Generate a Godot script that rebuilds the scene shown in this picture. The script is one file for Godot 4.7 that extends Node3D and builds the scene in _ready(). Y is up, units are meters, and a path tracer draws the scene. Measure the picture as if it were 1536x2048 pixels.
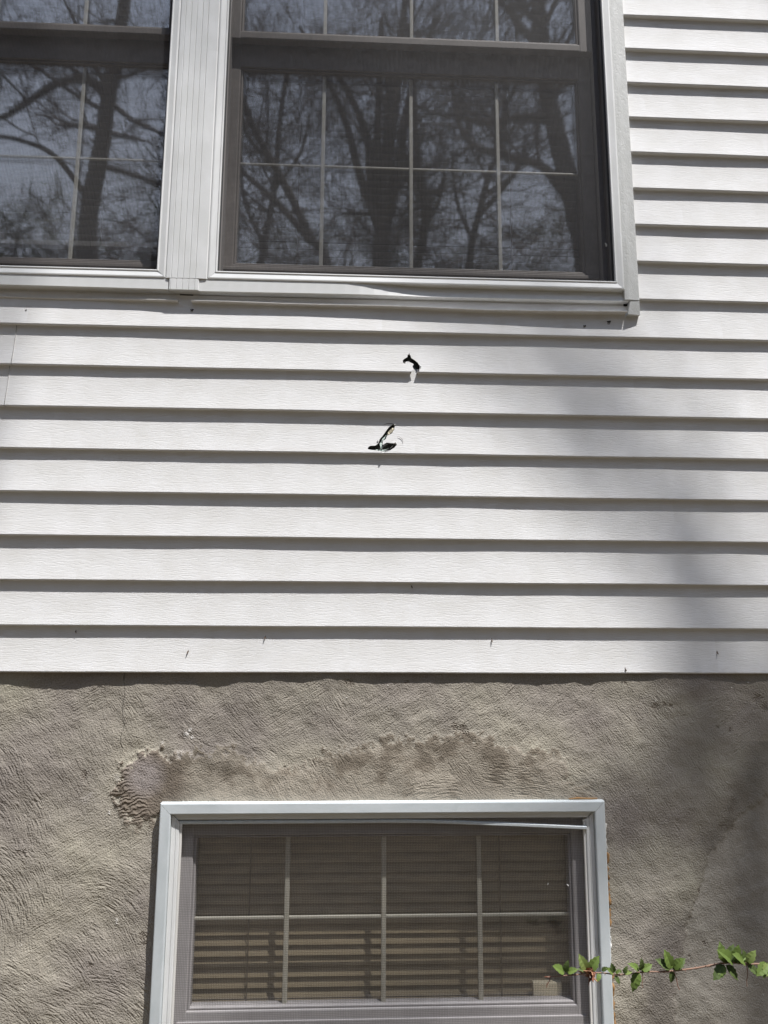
extends Node3D
# White vinyl siding over a stuccoed foundation, double hung windows above, a basement window below.
# The butts of the siding lie in the plane z = 0, the wall faces +z, y = 0 is the bottom edge of the siding.

const E := 0.1016            # exposure of one siding course
const TILT := 0.0112         # how far a course leans out from top to butt
const SUN := Vector3(0.96, 3.2, 1.0)
const GROUND := -1.25

class Geo:
	var v := PackedVector3Array()
	var n := PackedVector3Array()
	var t := PackedVector2Array()
	var c := PackedColorArray()
	var i := PackedInt32Array()
	func quad(a: Vector3, b: Vector3, cc: Vector3, d: Vector3, ua := Vector2(), ub := Vector2(), uc := Vector2(), ud := Vector2()) -> void:
		# corners counter-clockwise as seen from the front
		var nn := (b - a).cross(d - a)
		if nn.length() < 1e-14:
			nn = (cc - b).cross(d - b)
		nn = nn.normalized()
		var k := v.size()
		v.append_array([a, b, cc, d])
		n.append_array([nn, nn, nn, nn])
		t.append_array([ua, ub, uc, ud])
		i.append_array([k, k + 2, k + 1, k, k + 3, k + 2])
	func tri(a: Vector3, b: Vector3, cc: Vector3) -> void:
		var nn := (b - a).cross(cc - a).normalized()
		var k := v.size()
		v.append_array([a, b, cc])
		n.append_array([nn, nn, nn])
		t.append_array([Vector2(a.x, a.y), Vector2(b.x, b.y), Vector2(cc.x, cc.y)])
		i.append_array([k, k + 2, k + 1])
	func box(a: Vector3, b: Vector3) -> void:
		var p := []
		for z in [a.z, b.z]:
			for y in [a.y, b.y]:
				for x in [a.x, b.x]:
					p.append(Vector3(x, y, z))
		for f in [[4, 5, 7, 6], [1, 0, 2, 3], [5, 1, 3, 7], [0, 4, 6, 2], [6, 7, 3, 2], [0, 1, 5, 4]]:
			var q := [p[f[0]], p[f[1]], p[f[2]], p[f[3]]]
			var w: float = (q[1] - q[0]).length()
			var h: float = (q[3] - q[0]).length()
			quad(q[0], q[1], q[2], q[3], Vector2(0, h), Vector2(w, h), Vector2(w, 0), Vector2(0, 0))
	func prism(ra: Array, rb: Array, caps := true) -> void:
		var m := ra.size()
		var newell := Vector3.ZERO
		for k in m:
			newell += (ra[k] as Vector3).cross(ra[(k + 1) % m])
		var along: Vector3 = rb[0] - ra[0]
		var flip := newell.dot(along) < 0.0
		var per := 0.0
		for k in m:
			var a: Vector3 = ra[k]
			var b: Vector3 = ra[(k + 1) % m]
			var c2: Vector3 = rb[(k + 1) % m]
			var d: Vector3 = rb[k]
			var w := (b - a).length()
			var l := (d - a).length()
			if flip:
				quad(b, a, d, c2, Vector2(0, per + w), Vector2(0, per), Vector2(l, per), Vector2(l, per + w))
			else:
				quad(a, b, c2, d, Vector2(0, per), Vector2(0, per + w), Vector2(l, per + w), Vector2(l, per))
			per += w
		if caps:
			for side in 2:
				var r: Array = ra if side == 0 else rb
				var ax := newell.normalized()
				var e1: Vector3 = (r[1] - r[0]).normalized()
				var e2 := ax.cross(e1)
				var flat := PackedVector2Array()
				for q in r:
					flat.append(Vector2((q - r[0]).dot(e1), (q - r[0]).dot(e2)))
				var tr := Geometry2D.triangulate_polygon(flat)
				for k in range(0, tr.size(), 3):
					var a: Vector3 = r[tr[k]]
					var b: Vector3 = r[tr[k + 1]]
					var d: Vector3 = r[tr[k + 2]]
					var want := -along if side == 0 else along
					if (b - a).cross(d - a).dot(want) < 0.0:
						tri(a, d, b)
					else:
						tri(a, b, d)
	func tube(pts: Array, rad: Array, sides := 6, cap := true) -> void:
		var m := pts.size()
		var base := v.size()
		var ref := Vector3(0.31, 0.17, 0.93).normalized()
		for k in m:
			var d: Vector3 = (pts[mini(k + 1, m - 1)] - pts[maxi(k - 1, 0)]).normalized()
			var a := d.cross(ref)
			if a.length() < 0.05:
				a = d.cross(Vector3(0, 1, 0.2))
			a = a.normalized()
			var b := d.cross(a)
			for s in sides:
				var w := TAU * s / sides
				var o := a * cos(w) + b * sin(w)
				v.append(pts[k] + o * float(rad[k]))
				n.append(o)
				t.append(Vector2(float(s) / sides, k * 0.3))
		for k in m - 1:
			for s in sides:
				var p0 := base + k * sides + s
				var p1 := base + k * sides + (s + 1) % sides
				i.append_array([p0, p0 + sides, p1, p1, p0 + sides, p1 + sides])
		if cap:
			for e in [0, m - 1]:
				var ctr := v.size()
				var dd: Vector3 = (pts[1] - pts[0]).normalized() * (-1.0 if e == 0 else 1.0) if e == 0 else (pts[m - 1] - pts[m - 2]).normalized()
				v.append(pts[e] + dd * float(rad[e]) * 0.5)
				n.append(dd)
				t.append(Vector2())
				for s in sides:
					var p0: int = base + e * sides + s
					var p1: int = base + e * sides + (s + 1) % sides
					if e == 0:
						i.append_array([ctr, p0, p1])
					else:
						i.append_array([ctr, p1, p0])
	func mesh() -> ArrayMesh:
		var a := []
		a.resize(Mesh.ARRAY_MAX)
		a[Mesh.ARRAY_VERTEX] = v
		a[Mesh.ARRAY_NORMAL] = n
		a[Mesh.ARRAY_TEX_UV] = t
		if c.size() == v.size():
			a[Mesh.ARRAY_COLOR] = c
		a[Mesh.ARRAY_INDEX] = i
		var m := ArrayMesh.new()
		m.add_surface_from_arrays(Mesh.PRIMITIVE_TRIANGLES, a)
		return m

var rng := RandomNumberGenerator.new()
var noise := FastNoiseLite.new()
var taken := {}
var M := {}

# ---------------------------------------------------------------- names and nodes
func numbered(called: String) -> String:
	taken[called] = taken.get(called, -1) + 1
	return called if taken[called] == 0 else "%s_%03d" % [called, taken[called]]

func tag(o: Node, label: String, category := "", group := "", kind := "") -> void:
	o.set_meta("label", label)
	if category:
		o.set_meta("category", category)
	if group:
		o.set_meta("group", group)
	if kind:
		o.set_meta("kind", kind)

func thing(called: String, label: String, category: String, at := Vector3.ZERO, group := "") -> Node3D:
	var o := Node3D.new()
	o.name = numbered(called)
	add_child(o)
	o.position = at
	tag(o, label, category, group)
	return o

func obj(called: String, g: Geo, m: Material, parent: Node = null, at := Vector3.ZERO) -> MeshInstance3D:
	var o := MeshInstance3D.new()
	o.mesh = g.mesh()
	o.material_override = m
	if parent == null:
		o.name = numbered(called)
		add_child(o)
	else:
		var k := 0
		var nm := called
		while parent.has_node(NodePath(nm)):
			k += 1
			nm = "%s_%03d" % [called, k]
		o.name = nm
		parent.add_child(o, true)
	# vertices are given in the world; move them to be relative to the node's parent
	var off := Vector3.ZERO
	var q: Node = parent
	while q is Node3D and q != self:
		off += (q as Node3D).position
		q = q.get_parent()
	o.position = at - off
	return o

# ---------------------------------------------------------------- materials
func flat(called: String, albedo: Color, rough := 0.6, spec := 0.5) -> StandardMaterial3D:
	var m := StandardMaterial3D.new()
	m.resource_name = called
	m.albedo_color = albedo.linear_to_srgb()
	m.roughness = rough
	m.metallic_specular = spec
	M[called] = m
	return m

func grain_maps(w: int, h: int, fx: float, fy: float, warp: float, sd: int) -> ImageTexture:
	# fine wavy wood grain lines, w x h pixels, tiles by blending its left edge over its right
	var f := FastNoiseLite.new()
	f.seed = sd
	f.frequency = 1.0
	f.fractal_octaves = 3
	var f2 := FastNoiseLite.new()
	f2.seed = sd + 5
	f2.frequency = 1.0
	var im := Image.create_empty(w, h, false, Image.FORMAT_L8)
	var by := PackedByteArray()
	by.resize(w * h)
	for y in h:
		for x in w:
			var u := float(x) / w
			var q := float(y) / h
			var b := clampf((u - 0.85) / 0.15, 0.0, 1.0)
			var k := f2.get_noise_2d(u * 9.0, q * 5.0) * warp
			var a := f.get_noise_2d(u * fx, q * fy + k)
			if b > 0.0:
				var k2 := f2.get_noise_2d((u - 1.0) * 9.0, q * 5.0) * warp
				a = lerpf(a, f.get_noise_2d((u - 1.0) * fx, q * fy + k2), b)
			a = 1.0 - absf(a) * 2.4
			by[y * w + x] = int(clampf(0.9 - 0.55 * maxf(a - 0.45, 0.0) * 2.0 + 0.0 * a, 0.0, 1.0) * 255)
	im.set_data(w, h, false, Image.FORMAT_L8, by)
	return ImageTexture.create_from_image(im)

func mottle(w: int, h: int, a: Color, b: Color, f: float, sd: int, gr := 0.03) -> ImageTexture:
	# soft uneven colour between a and b (linear), with a fine speckle
	var fn := FastNoiseLite.new()
	fn.seed = sd
	fn.frequency = f / w
	fn.fractal_octaves = 4
	var r := RandomNumberGenerator.new()
	r.seed = sd
	var im := Image.create_empty(w, h, false, Image.FORMAT_RGB8)
	for y in h:
		for x in w:
			var k := clampf(0.5 + fn.get_noise_2d(x, y) * 0.9, 0, 1)
			var c := a.lerp(b, k) * (1.0 + r.randf_range(-gr, gr))
			im.set_pixel(x, y, c.linear_to_srgb())
	return ImageTexture.create_from_image(im)

func materials() -> void:
	var sid := flat("vinyl", Color(0.70, 0.70, 0.70), 0.72, 0.3)
	sid.albedo_texture = mottle(512, 128, Color(0.93, 0.925, 0.91), Color(1, 1, 1), 9.0, 3, 0.012)
	sid.heightmap_enabled = true
	sid.heightmap_texture = grain_maps(1536, 640, 9.0, 62.0, 1.6, 11)
	sid.heightmap_scale = 0.03
	sid.uv1_scale = Vector3(1.0 / 0.85, 1.0 / 0.21, 1)
	var tr := flat("trim", Color(0.72, 0.73, 0.73), 0.5, 0.45)
	tr.albedo_texture = mottle(256, 256, Color(0.9, 0.9, 0.89), Color(1, 1, 1), 5.0, 8, 0.015)
	tr.uv1_scale = Vector3(1.6, 2.3, 1)
	var gt := flat("grained_trim", Color(0.56, 0.57, 0.56), 0.55, 0.4)
	gt.albedo_texture = M.trim.albedo_texture
	gt.heightmap_enabled = true
	gt.heightmap_texture = grain_maps(512, 256, 10.0, 22.0, 2.0, 31)
	gt.heightmap_scale = 0.05
	gt.uv1_scale = Vector3(1.0 / 0.4, 1.0 / 0.12, 1)
	var bt := flat("blue_trim", Color(0.60, 0.64, 0.66), 0.45, 0.5)
	bt.albedo_texture = mottle(256, 256, Color(0.88, 0.9, 0.9), Color(1, 1, 1), 7.0, 18, 0.02)
	bt.uv1_scale = Vector3(1.6, 2.3, 1)
	var sash := flat("sash", Color(0.145, 0.13, 0.12), 0.6, 0.3)
	sash.albedo_texture = mottle(256, 256, Color(0.8, 0.8, 0.8), Color(1, 1, 1), 6.0, 28, 0.03)
	sash.uv1_scale = Vector3(2, 3, 1)
	flat("muntin", Color(0.50, 0.48, 0.41), 0.55)
	flat("upper_muntin", Color(0.33, 0.32, 0.28), 0.55)
	var ls := flat("basement_sash", Color(0.42, 0.40, 0.40), 0.5, 0.4)
	ls.albedo_texture = sash.albedo_texture
	flat("gasket", Color(0.03, 0.03, 0.032), 0.7)
	flat("jamb", Color(0.16, 0.15, 0.145), 0.6)
	var sh := flat("sheathing", Color(1, 1, 1), 0.9)
	sh.albedo_texture = mottle(256, 256, Color(0.012, 0.013, 0.013), Color(0.075, 0.08, 0.075), 40.0, 61, 0.3)
	sh.uv1_triplanar = true
	sh.uv1_scale = Vector3(4, 4, 4)
	flat("foil", Color(0.42, 0.5, 0.46), 0.5)
	flat("felt", Color(0.05, 0.06, 0.057), 0.8)
	flat("lath", Color(0.55, 0.5, 0.38), 0.8)
	flat("room", Color(0.10, 0.095, 0.09), 0.9)
	flat("basement_room", Color(0.09, 0.07, 0.055), 0.9)
	flat("upper_slat", Color(0.26, 0.255, 0.24), 0.6)
	var bs := flat("slat", Color(0.33, 0.27, 0.175), 0.6)
	bs.backlight_enabled = false
	flat("cord", Color(0.1, 0.08, 0.06), 0.8)
	flat("wood_sill", Color(0.20, 0.10, 0.055), 0.7)
	flat("beige_box", Color(0.85, 0.76, 0.56), 0.7)
	flat("sealant", Color(0.30, 0.17, 0.07), 0.9)
	flat("caulk", Color(0.7, 0.69, 0.66), 0.7)
	flat("casing", Color(0.10, 0.07, 0.05), 0.8)
	flat("dark_bug", Color(0.025, 0.02, 0.018), 0.7)
	flat("cane", Color(0.22, 0.13, 0.09), 0.7)
	flat("thorn", Color(0.14, 0.07, 0.05), 0.7)
	flat("bark", Color(0.085, 0.07, 0.06), 0.9)
	flat("twig", Color(0.10, 0.08, 0.075), 0.9)
	flat("dead", Color(0.17, 0.065, 0.035), 0.8)
	flat("dead_tip", Color(0.40, 0.21, 0.12), 0.8)
	flat("woods", Color(1, 1, 1), 0.9).vertex_color_use_as_albedo = true
	for k in 3:
		var lf := flat("leaf_%d" % k, [Color(0.11, 0.16, 0.038), Color(0.17, 0.22, 0.065), Color(0.07, 0.10, 0.03)][k], 0.6, 0.35)
		lf.backlight_enabled = true
		lf.backlight = Color(0.32, 0.42, 0.1)
	var gl := flat("glass", Color(1, 1, 1), 0.024, 0.5)
	gl.albedo_color = Color(0.8, 0.8, 0.8, 0.005)
	gl.transparency = BaseMaterial3D.TRANSPARENCY_ALPHA
	M.screen = screen_material("insect_screen", Color(0.08, 0.08, 0.085), 0.22, 2)
	M.screen_low = screen_material("insect_screen_low", Color(0.055, 0.05, 0.05), 0.22, 9)
	var gd := flat("soil", Color(1, 1, 1), 0.95)
	gd.albedo_texture = mottle(256, 256, Color(0.06, 0.048, 0.03), Color(0.12, 0.095, 0.06), 9.0, 44, 0.2)
	gd.uv1_triplanar = true
	gd.uv1_scale = Vector3(0.5, 0.5, 0.5)

func screen_material(called: String, col: Color, cover: float, sd: int) -> StandardMaterial3D:
	# woven insect mesh: an alpha texture of crossing wires, 32 wires a side, slightly uneven
	var w := 256
	var im := Image.create_empty(w, w, false, Image.FORMAT_RGBA8)
	var f := FastNoiseLite.new()
	f.seed = sd
	f.frequency = 0.02
	for y in w:
		for x in w:
			var wob := f.get_noise_2d(x * 0.6, y * 0.6)
			var a: float = maxf(pow(absf(cos((x + wob * 2.0) * PI / 8.0)), 5.0), pow(absf(cos((y + wob * 2.0) * PI / 8.0)), 5.0))
			a = clampf(a * cover * 2.0 + wob * 0.05, 0.03, 0.95)
			im.set_pixel(x, y, Color(1, 1, 1, a))
	var m := flat(called, col, 0.6, 0.3)
	m.albedo_texture = ImageTexture.create_from_image(im)
	m.transparency = BaseMaterial3D.TRANSPARENCY_ALPHA
	m.uv1_scale = Vector3(1.0 / 0.108, 1.0 / 0.108, 1)
	m.cull_mode = BaseMaterial3D.CULL_DISABLED
	return m

# ---------------------------------------------------------------- profiles and frames
func sec(w: float, z0: float, z1: float, c := 0.002) -> PackedVector2Array:
	# (inward, outward) cross-section of a bar, its two front edges eased
	return PackedVector2Array([Vector2(0, z0), Vector2(w, z0), Vector2(w, z1 - c), Vector2(w - c * 0.3, z1 - c * 0.3), Vector2(w - c, z1), Vector2(c, z1), Vector2(c * 0.3, z1 - c * 0.3), Vector2(0, z1 - c)])

func bar(g: Geo, a: Vector3, b: Vector3, inward: Vector3, s: PackedVector2Array, ma := 1.0, mb := 1.0, gap := 0.0004) -> void:
	var al := (b - a).normalized()
	var ra := []
	var rb := []
	for p in s:
		ra.append(a + inward * p.x + Vector3(0, 0, p.y) + al * (p.x * ma + gap))
		rb.append(b + inward * p.x + Vector3(0, 0, p.y) - al * (p.x * mb + gap))
	g.prism(ra, rb)

func frame(called: String, parent: Node, x0: float, x1: float, y0: float, y1: float, s: PackedVector2Array, m: Material, sides := "LRTB", gap := 0.0004) -> void:
	for k in sides:
		var g := Geo.new()
		match k:
			"L": bar(g, Vector3(x0, y0, 0), Vector3(x0, y1, 0), Vector3.RIGHT, s, 1, 1, gap)
			"R": bar(g, Vector3(x1, y0, 0), Vector3(x1, y1, 0), Vector3.LEFT, s, 1, 1, gap)
			"T": bar(g, Vector3(x0, y1, 0), Vector3(x1, y1, 0), Vector3.DOWN, s, 1, 1, gap)
			"B": bar(g, Vector3(x0, y0, 0), Vector3(x1, y0, 0), Vector3.UP, s, 1, 1, gap)
		obj(called, g, m, parent)

func one_frame(g: Geo, x0: float, x1: float, y0: float, y1: float, s: PackedVector2Array) -> void:
	bar(g, Vector3(x0, y0, 0), Vector3(x0, y1, 0), Vector3.RIGHT, s)
	bar(g, Vector3(x1, y0, 0), Vector3(x1, y1, 0), Vector3.LEFT, s)
	bar(g, Vector3(x0, y1, 0), Vector3(x1, y1, 0), Vector3.DOWN, s)
	bar(g, Vector3(x0, y0, 0), Vector3(x1, y0, 0), Vector3.UP, s)

func sheet(x0: float, x1: float, y0: float, y1: float, z: float) -> Geo:
	var g := Geo.new()
	g.quad(Vector3(x0, y0, z), Vector3(x1, y0, z), Vector3(x1, y1, z), Vector3(x0, y1, z), Vector2(x0, -y0), Vector2(x1, -y0), Vector2(x1, -y1), Vector2(x0, -y1))
	return g

func slab(x0: float, x1: float, y0: float, y1: float, z0: float, z1: float) -> Geo:
	var g := Geo.new()
	g.box(Vector3(x0, y0, z0), Vector3(x1, y1, z1))
	return g

# ---------------------------------------------------------------- siding
func wave(x: float, k: int) -> float:
	return noise.get_noise_2d(x * 90.0, k * 57.0) * 0.0005 + noise.get_noise_2d(x * 22.0, k * 91.0 + 500.0) * 0.0016

func sag(x: float, k: int) -> float:
	return noise.get_noise_2d(x * 35.0 + 900.0, k * 33.0) * 0.0010

func face_z(x: float, up: float, k: int) -> float:
	# up: height above the butt of course k
	var q := clampf(1.0 - up / E, 0.0, 1.0)
	return -TILT * (1.0 - pow(q, 1.55)) + wave(x, k) * (1.0 - 0.6 * up / E)

func course_strip(g: Geo, k: int, xa: float, xb: float, top: float, face := true, butt := true, dz := 0.0) -> void:
	# the course from xa to xb: a front face that leans out, an eased nose, and the butt turned back under it
	var y0 := k * E
	var rows := []
	if butt:
		rows = [Vector2(0.004, -0.0145), Vector2(0.0012, -0.0135), Vector2(0.0, -0.0035), Vector2(0.0008, -0.0010), Vector2(0.0028, 0.0)]
	if face:
		if not butt:
			rows.append(Vector2(0.0028, 0.0))
		for q in 8:
			rows.append(Vector2(lerpf(0.0028, top, (q + 1) / 8.0), 0.0))
	var n := maxi(1, int(ceil((xb - xa) / 0.05)))
	for s in n:
		var x0 := lerpf(xa, xb, float(s) / n)
		var x1 := lerpf(xa, xb, float(s + 1) / n)
		var v := 0.0
		for r in rows.size() - 1:
			var p: Vector2 = rows[r]
			var q: Vector2 = rows[r + 1]
			var pts := []
			for e in [[x0, p], [x1, p], [x1, q], [x0, q]]:
				var x: float = e[0]
				var c: Vector2 = e[1]
				pts.append(Vector3(x, y0 + c.x + sag(x, k) * (1.0 - clampf(c.x / E, 0, 1)), c.y + dz + face_z(x, c.x, k)))
			var w := p.distance_to(q)
			var o := k * 0.0737
			g.quad(pts[0], pts[1], pts[2], pts[3], Vector2(x0 + k * 0.31, -v + o), Vector2(x1 + k * 0.31, -v + o), Vector2(x1 + k * 0.31, -v - w + o), Vector2(x0 + k * 0.31, -v - w + o))
			v += w

func smooth_rows(g: Geo) -> void:
	# one shading normal per place and direction, so that a slightly wavy sheet does not look faceted
	var sums := {}
	for k in g.v.size():
		var key := Vector3i(g.v[k] * 20000.0)
		var cell: Array = sums.get_or_add(key, [])
		var found := false
		for e in cell:
			if (e[0] as Vector3).normalized().dot(g.n[k]) > 0.97:
				e[0] += g.n[k]
				e.append(k)
				found = true
				break
		if not found:
			cell.append([g.n[k], k])
	for key in sums:
		for e in sums[key]:
			var nn: Vector3 = (e[0] as Vector3).normalized()
			for q in range(1, e.size()):
				g.n[e[q]] = nn

func pairs(a: Array) -> PackedVector2Array:
	var p := PackedVector2Array()
	for k in range(0, a.size(), 2):
		p.append(Vector2(a[k], a[k + 1]))
	return p

func face_pieces(g: Geo, k: int, outline: Array) -> void:
	# flat pieces of a course's face that a hole has left standing, 1.3 mm thick
	for poly in outline:
		var p: PackedVector2Array = poly
		if Geometry2D.is_polygon_clockwise(p):
			p.reverse()
		var front := func(q: Vector2, back: float) -> Vector3:
			return Vector3(q.x, q.y, face_z(q.x, q.y - k * E, k) - back)
		var tr := Geometry2D.triangulate_polygon(p)
		for e in range(0, tr.size(), 3):
			for back in [0.0, 0.0013]:
				var a: Vector3 = front.call(p[tr[e]], back)
				var b: Vector3 = front.call(p[tr[e + 1]], back)
				var c: Vector3 = front.call(p[tr[e + 2]], back)
				var up := (b - a).cross(c - a).z > 0.0
				var at := g.v.size()
				if up == (back == 0.0):
					g.tri(a, b, c)
				else:
					g.tri(a, c, b)
				for q in range(at, g.v.size()):
					g.t[q] = Vector2(g.v[q].x + k * 0.31, -(g.v[q].y - k * E) + k * 0.0737 - 0.014)
		for e in p.size():
			var a := p[e]
			var b := p[(e + 1) % p.size()]
			if absf(a.y - b.y) < 1e-6 or absf(a.x - b.x) < 1e-6:
				continue
			g.quad(front.call(a, 0.0013), front.call(b, 0.0013), front.call(b, 0.0), front.call(a, 0.0))

func holed(g: Geo, k: int, hole: PackedVector2Array, xa: float, xb: float, top: float, y_low: float) -> void:
	var mid := 0.0
	for q in hole:
		mid += q.x / hole.size()
	for half in [[xa, mid], [mid, xb]]:
		for q in 8:
			var ya := k * E + lerpf(y_low, top, q / 8.0)
			var yb := k * E + lerpf(y_low, top, (q + 1) / 8.0)
			var r := PackedVector2Array([Vector2(half[0], ya), Vector2(half[1], ya), Vector2(half[1], yb), Vector2(half[0], yb)])
			face_pieces(g, k, Geometry2D.clip_polygons(r, hole))

const HOLE_UP := [0.1210, 0.7435, 0.1253, 0.7481, 0.1324, 0.7525, 0.1329, 0.7584, 0.1395, 0.7580, 0.1420, 0.7501, 0.1507, 0.7442, 0.1577, 0.7377, 0.1615, 0.7298, 0.1615, 0.7192, 0.1597, 0.7140, 0.1564, 0.7100, 0.1510, 0.7101, 0.1513, 0.7144, 0.1476, 0.7189, 0.1445, 0.7281, 0.1476, 0.7335, 0.1425, 0.7368, 0.1337, 0.7398, 0.1260, 0.7349, 0.1217, 0.7369]
const HOLE_LOW := [0.0373, 0.5227, 0.0429, 0.5279, 0.0553, 0.5288, 0.0627, 0.5341, 0.0663, 0.5456, 0.0737, 0.5547, 0.0812, 0.5664, 0.0886, 0.5768, 0.0985, 0.5839, 0.1018, 0.5783, 0.1003, 0.5693, 0.0949, 0.5602, 0.0837, 0.5549, 0.0805, 0.5459, 0.0738, 0.5406, 0.0726, 0.5304, 0.0825, 0.5369, 0.0949, 0.5354, 0.1073, 0.5323, 0.1012, 0.5245, 0.0900, 0.5167, 0.0777, 0.5114, 0.0702, 0.5146, 0.0591, 0.5162, 0.0479, 0.5173, 0.0385, 0.5192]

func siding() -> void:
	var wall := thing("siding_wall", "white vinyl clapboard siding wall with two torn holes below the right window", "wall", Vector3(0, 0, 0))
	var xl := -2.3
	var xr := 2.6
	for k in 26:
		var top := E + 0.012
		var spans := []
		if k < 8:
			spans = [[xl, xr]]
		elif k == 8:
			spans = [[xl, 0.7105, E * 0.86], [0.7105, xr]]
		elif k < 22:
			spans = [[xl, -1.51], [0.7105, xr]]
		else:
			spans = [[xl, xr]]
		if k == 6:
			spans = [[xl, -0.814], [-0.812, xr]]
		if k == 7:
			spans = [[xl, -0.807], [-0.805, xr]]
		for s in spans.size():
			var sp: Array = spans[s]
			var t: float = sp[2] if sp.size() > 2 else top
			var g := Geo.new()
			var lift := 0.0008 if (k == 6 or k == 7) and s == 1 else 0.0
			if k == 7 and s == 1:
				course_strip(g, k, sp[0], 0.09, t, true, true, 0.0)
				course_strip(g, k, 0.09, 0.1385, 0.0, false, true)
				course_strip(g, k, 0.1545, 0.20, 0.0, false, true)
				course_strip(g, k, 0.20, sp[1], t)
				var notch := PackedVector2Array([Vector2(0.1385, 0.700), Vector2(0.1545, 0.700), Vector2(0.1545, 0.7155), Vector2(0.1500, 0.7180), Vector2(0.1425, 0.7160)])
				var hole := pairs(HOLE_UP)
				var both := Geometry2D.merge_polygons(hole, notch)
				holed(g, k, both[0], 0.09, 0.20, t, 0.0028)
			elif k == 5:
				course_strip(g, k, sp[0], 0.02, t)
				course_strip(g, k, 0.02, 0.13, 0.0, false, true)
				course_strip(g, k, 0.13, sp[1], t)
				holed(g, k, pairs(HOLE_LOW), 0.02, 0.13, t, 0.0028)
			else:
				course_strip(g, k, sp[0], sp[1], t, true, true, lift)
			if lift > 0.0 or (k == 7 and s == 1):
				# the lapped end of the sheet
				var x: float = sp[0]
				g.quad(Vector3(x, k * E, -0.006 + lift), Vector3(x, k * E + 0.0028, face_z(x, 0, k) + lift), Vector3(x, k * E + t, face_z(x, t, k) + lift), Vector3(x, k * E + t, face_z(x, t, k) - 0.004))
			smooth_rows(g)
			var o := obj("siding_course", g, M.vinyl, wall)
			if k == 7 and s == 1:
				tag(o, "siding course with hook shaped tear through its lower edge")
				var c := Geo.new()
				torn_strip(c, [Vector3(0.122, 0.7395, -0.008), Vector3(0.128, 0.7385, -0.006), Vector3(0.134, 0.741, -0.007), Vector3(0.141, 0.739, -0.009)], 0.0035)
				obj("vinyl_shard", c, M.vinyl, o)
				c = Geo.new()
				torn_strip(c, [Vector3(0.1465, 0.733, -0.011), Vector3(0.150, 0.727, -0.010), Vector3(0.153, 0.718, -0.011), Vector3(0.157, 0.709, -0.010)], 0.006)
				obj("torn_backing", c, M.felt, o)
				for fl in [[0.1608, 0.735, 0.1618, 0.722, 0.1655, 0.7275], [0.1330, 0.7584, 0.1395, 0.7580, 0.1372, 0.7625]]:
					flap(o, k, fl)
			if k == 5:
				tag(o, "siding course with jagged boot shaped tear in its face")
				var c := Geo.new()
				torn_strip(c, [Vector3(0.066, 0.513, -0.009), Vector3(0.070, 0.523, -0.0085), Vector3(0.069, 0.534, -0.0095), Vector3(0.0745, 0.546, -0.0085), Vector3(0.082, 0.557, -0.010)], 0.0055)
				obj("torn_backing", c, M.foil, o)
				c = Geo.new()
				torn_strip(c, [Vector3(0.084, 0.557, -0.0105), Vector3(0.090, 0.563, -0.0095), Vector3(0.096, 0.570, -0.0095), Vector3(0.100, 0.576, -0.011)], 0.0085)
				obj("torn_backing", c, M.lath, o)
				c = Geo.new()
				torn_strip(c, [Vector3(0.055, 0.521, -0.010), Vector3(0.062, 0.519, -0.0085), Vector3(0.070, 0.518, -0.009), Vector3(0.079, 0.520, -0.008), Vector3(0.088, 0.5235, -0.0095)], 0.0035)
				obj("torn_backing", c, M.foil, o)
				c = Geo.new()
				torn_strip(c, [Vector3(0.0905, 0.524, -0.0095), Vector3(0.095, 0.527, -0.0085), Vector3(0.0985, 0.5315, -0.009)], 0.0018)
				obj("torn_backing", c, M.caulk, o)
				c = Geo.new()
				c.tube([Vector3(0.0761, 0.5827, face_z(0.08, 0.0747, k) + 0.0003), Vector3(0.0848, 0.5852, face_z(0.085, 0.077, k) + 0.0003), Vector3(0.0947, 0.5849, face_z(0.095, 0.077, k) + 0.0003), Vector3(0.1, 0.583, face_z(0.1, 0.075, k) + 0.0003)], [0.0002, 0.0005, 0.0006, 0.0008], 5)
				obj("split", c, M.felt, o)
				c = Geo.new()
				c.tube([Vector3(0.1085, 0.5532, -0.0052), Vector3(0.1160, 0.5500, -0.0048), Vector3(0.1209, 0.5437, -0.0042), Vector3(0.1217, 0.5361, -0.0032)], [0.0002, 0.0004, 0.0005, 0.0002], 5)
				obj("split", c, M.cord, o)
				for fl in [[0.0985, 0.5839, 0.1018, 0.5783, 0.1042, 0.5835], [0.0627, 0.5341, 0.0663, 0.5456, 0.0600, 0.5425], [0.0949, 0.5354, 0.1073, 0.5323, 0.1035, 0.5372], [0.0777, 0.5114, 0.0702, 0.5146, 0.0735, 0.5092]]:
					flap(o, k, fl)
	# sheathing boards behind, with openings for the windows
	for r in [[xl, xr, 2.24, 2.75], [xl, -1.50, 0.86, 2.24], [0.70, xr, 0.86, 2.24], [-0.455, -0.356, 0.90, 2.24], [xl, xr, -0.02, 0.905]]:
		obj("sheathing", slab(r[0], r[1], r[2], r[3], -0.14, -0.0165), M.sheathing, wall)
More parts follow.
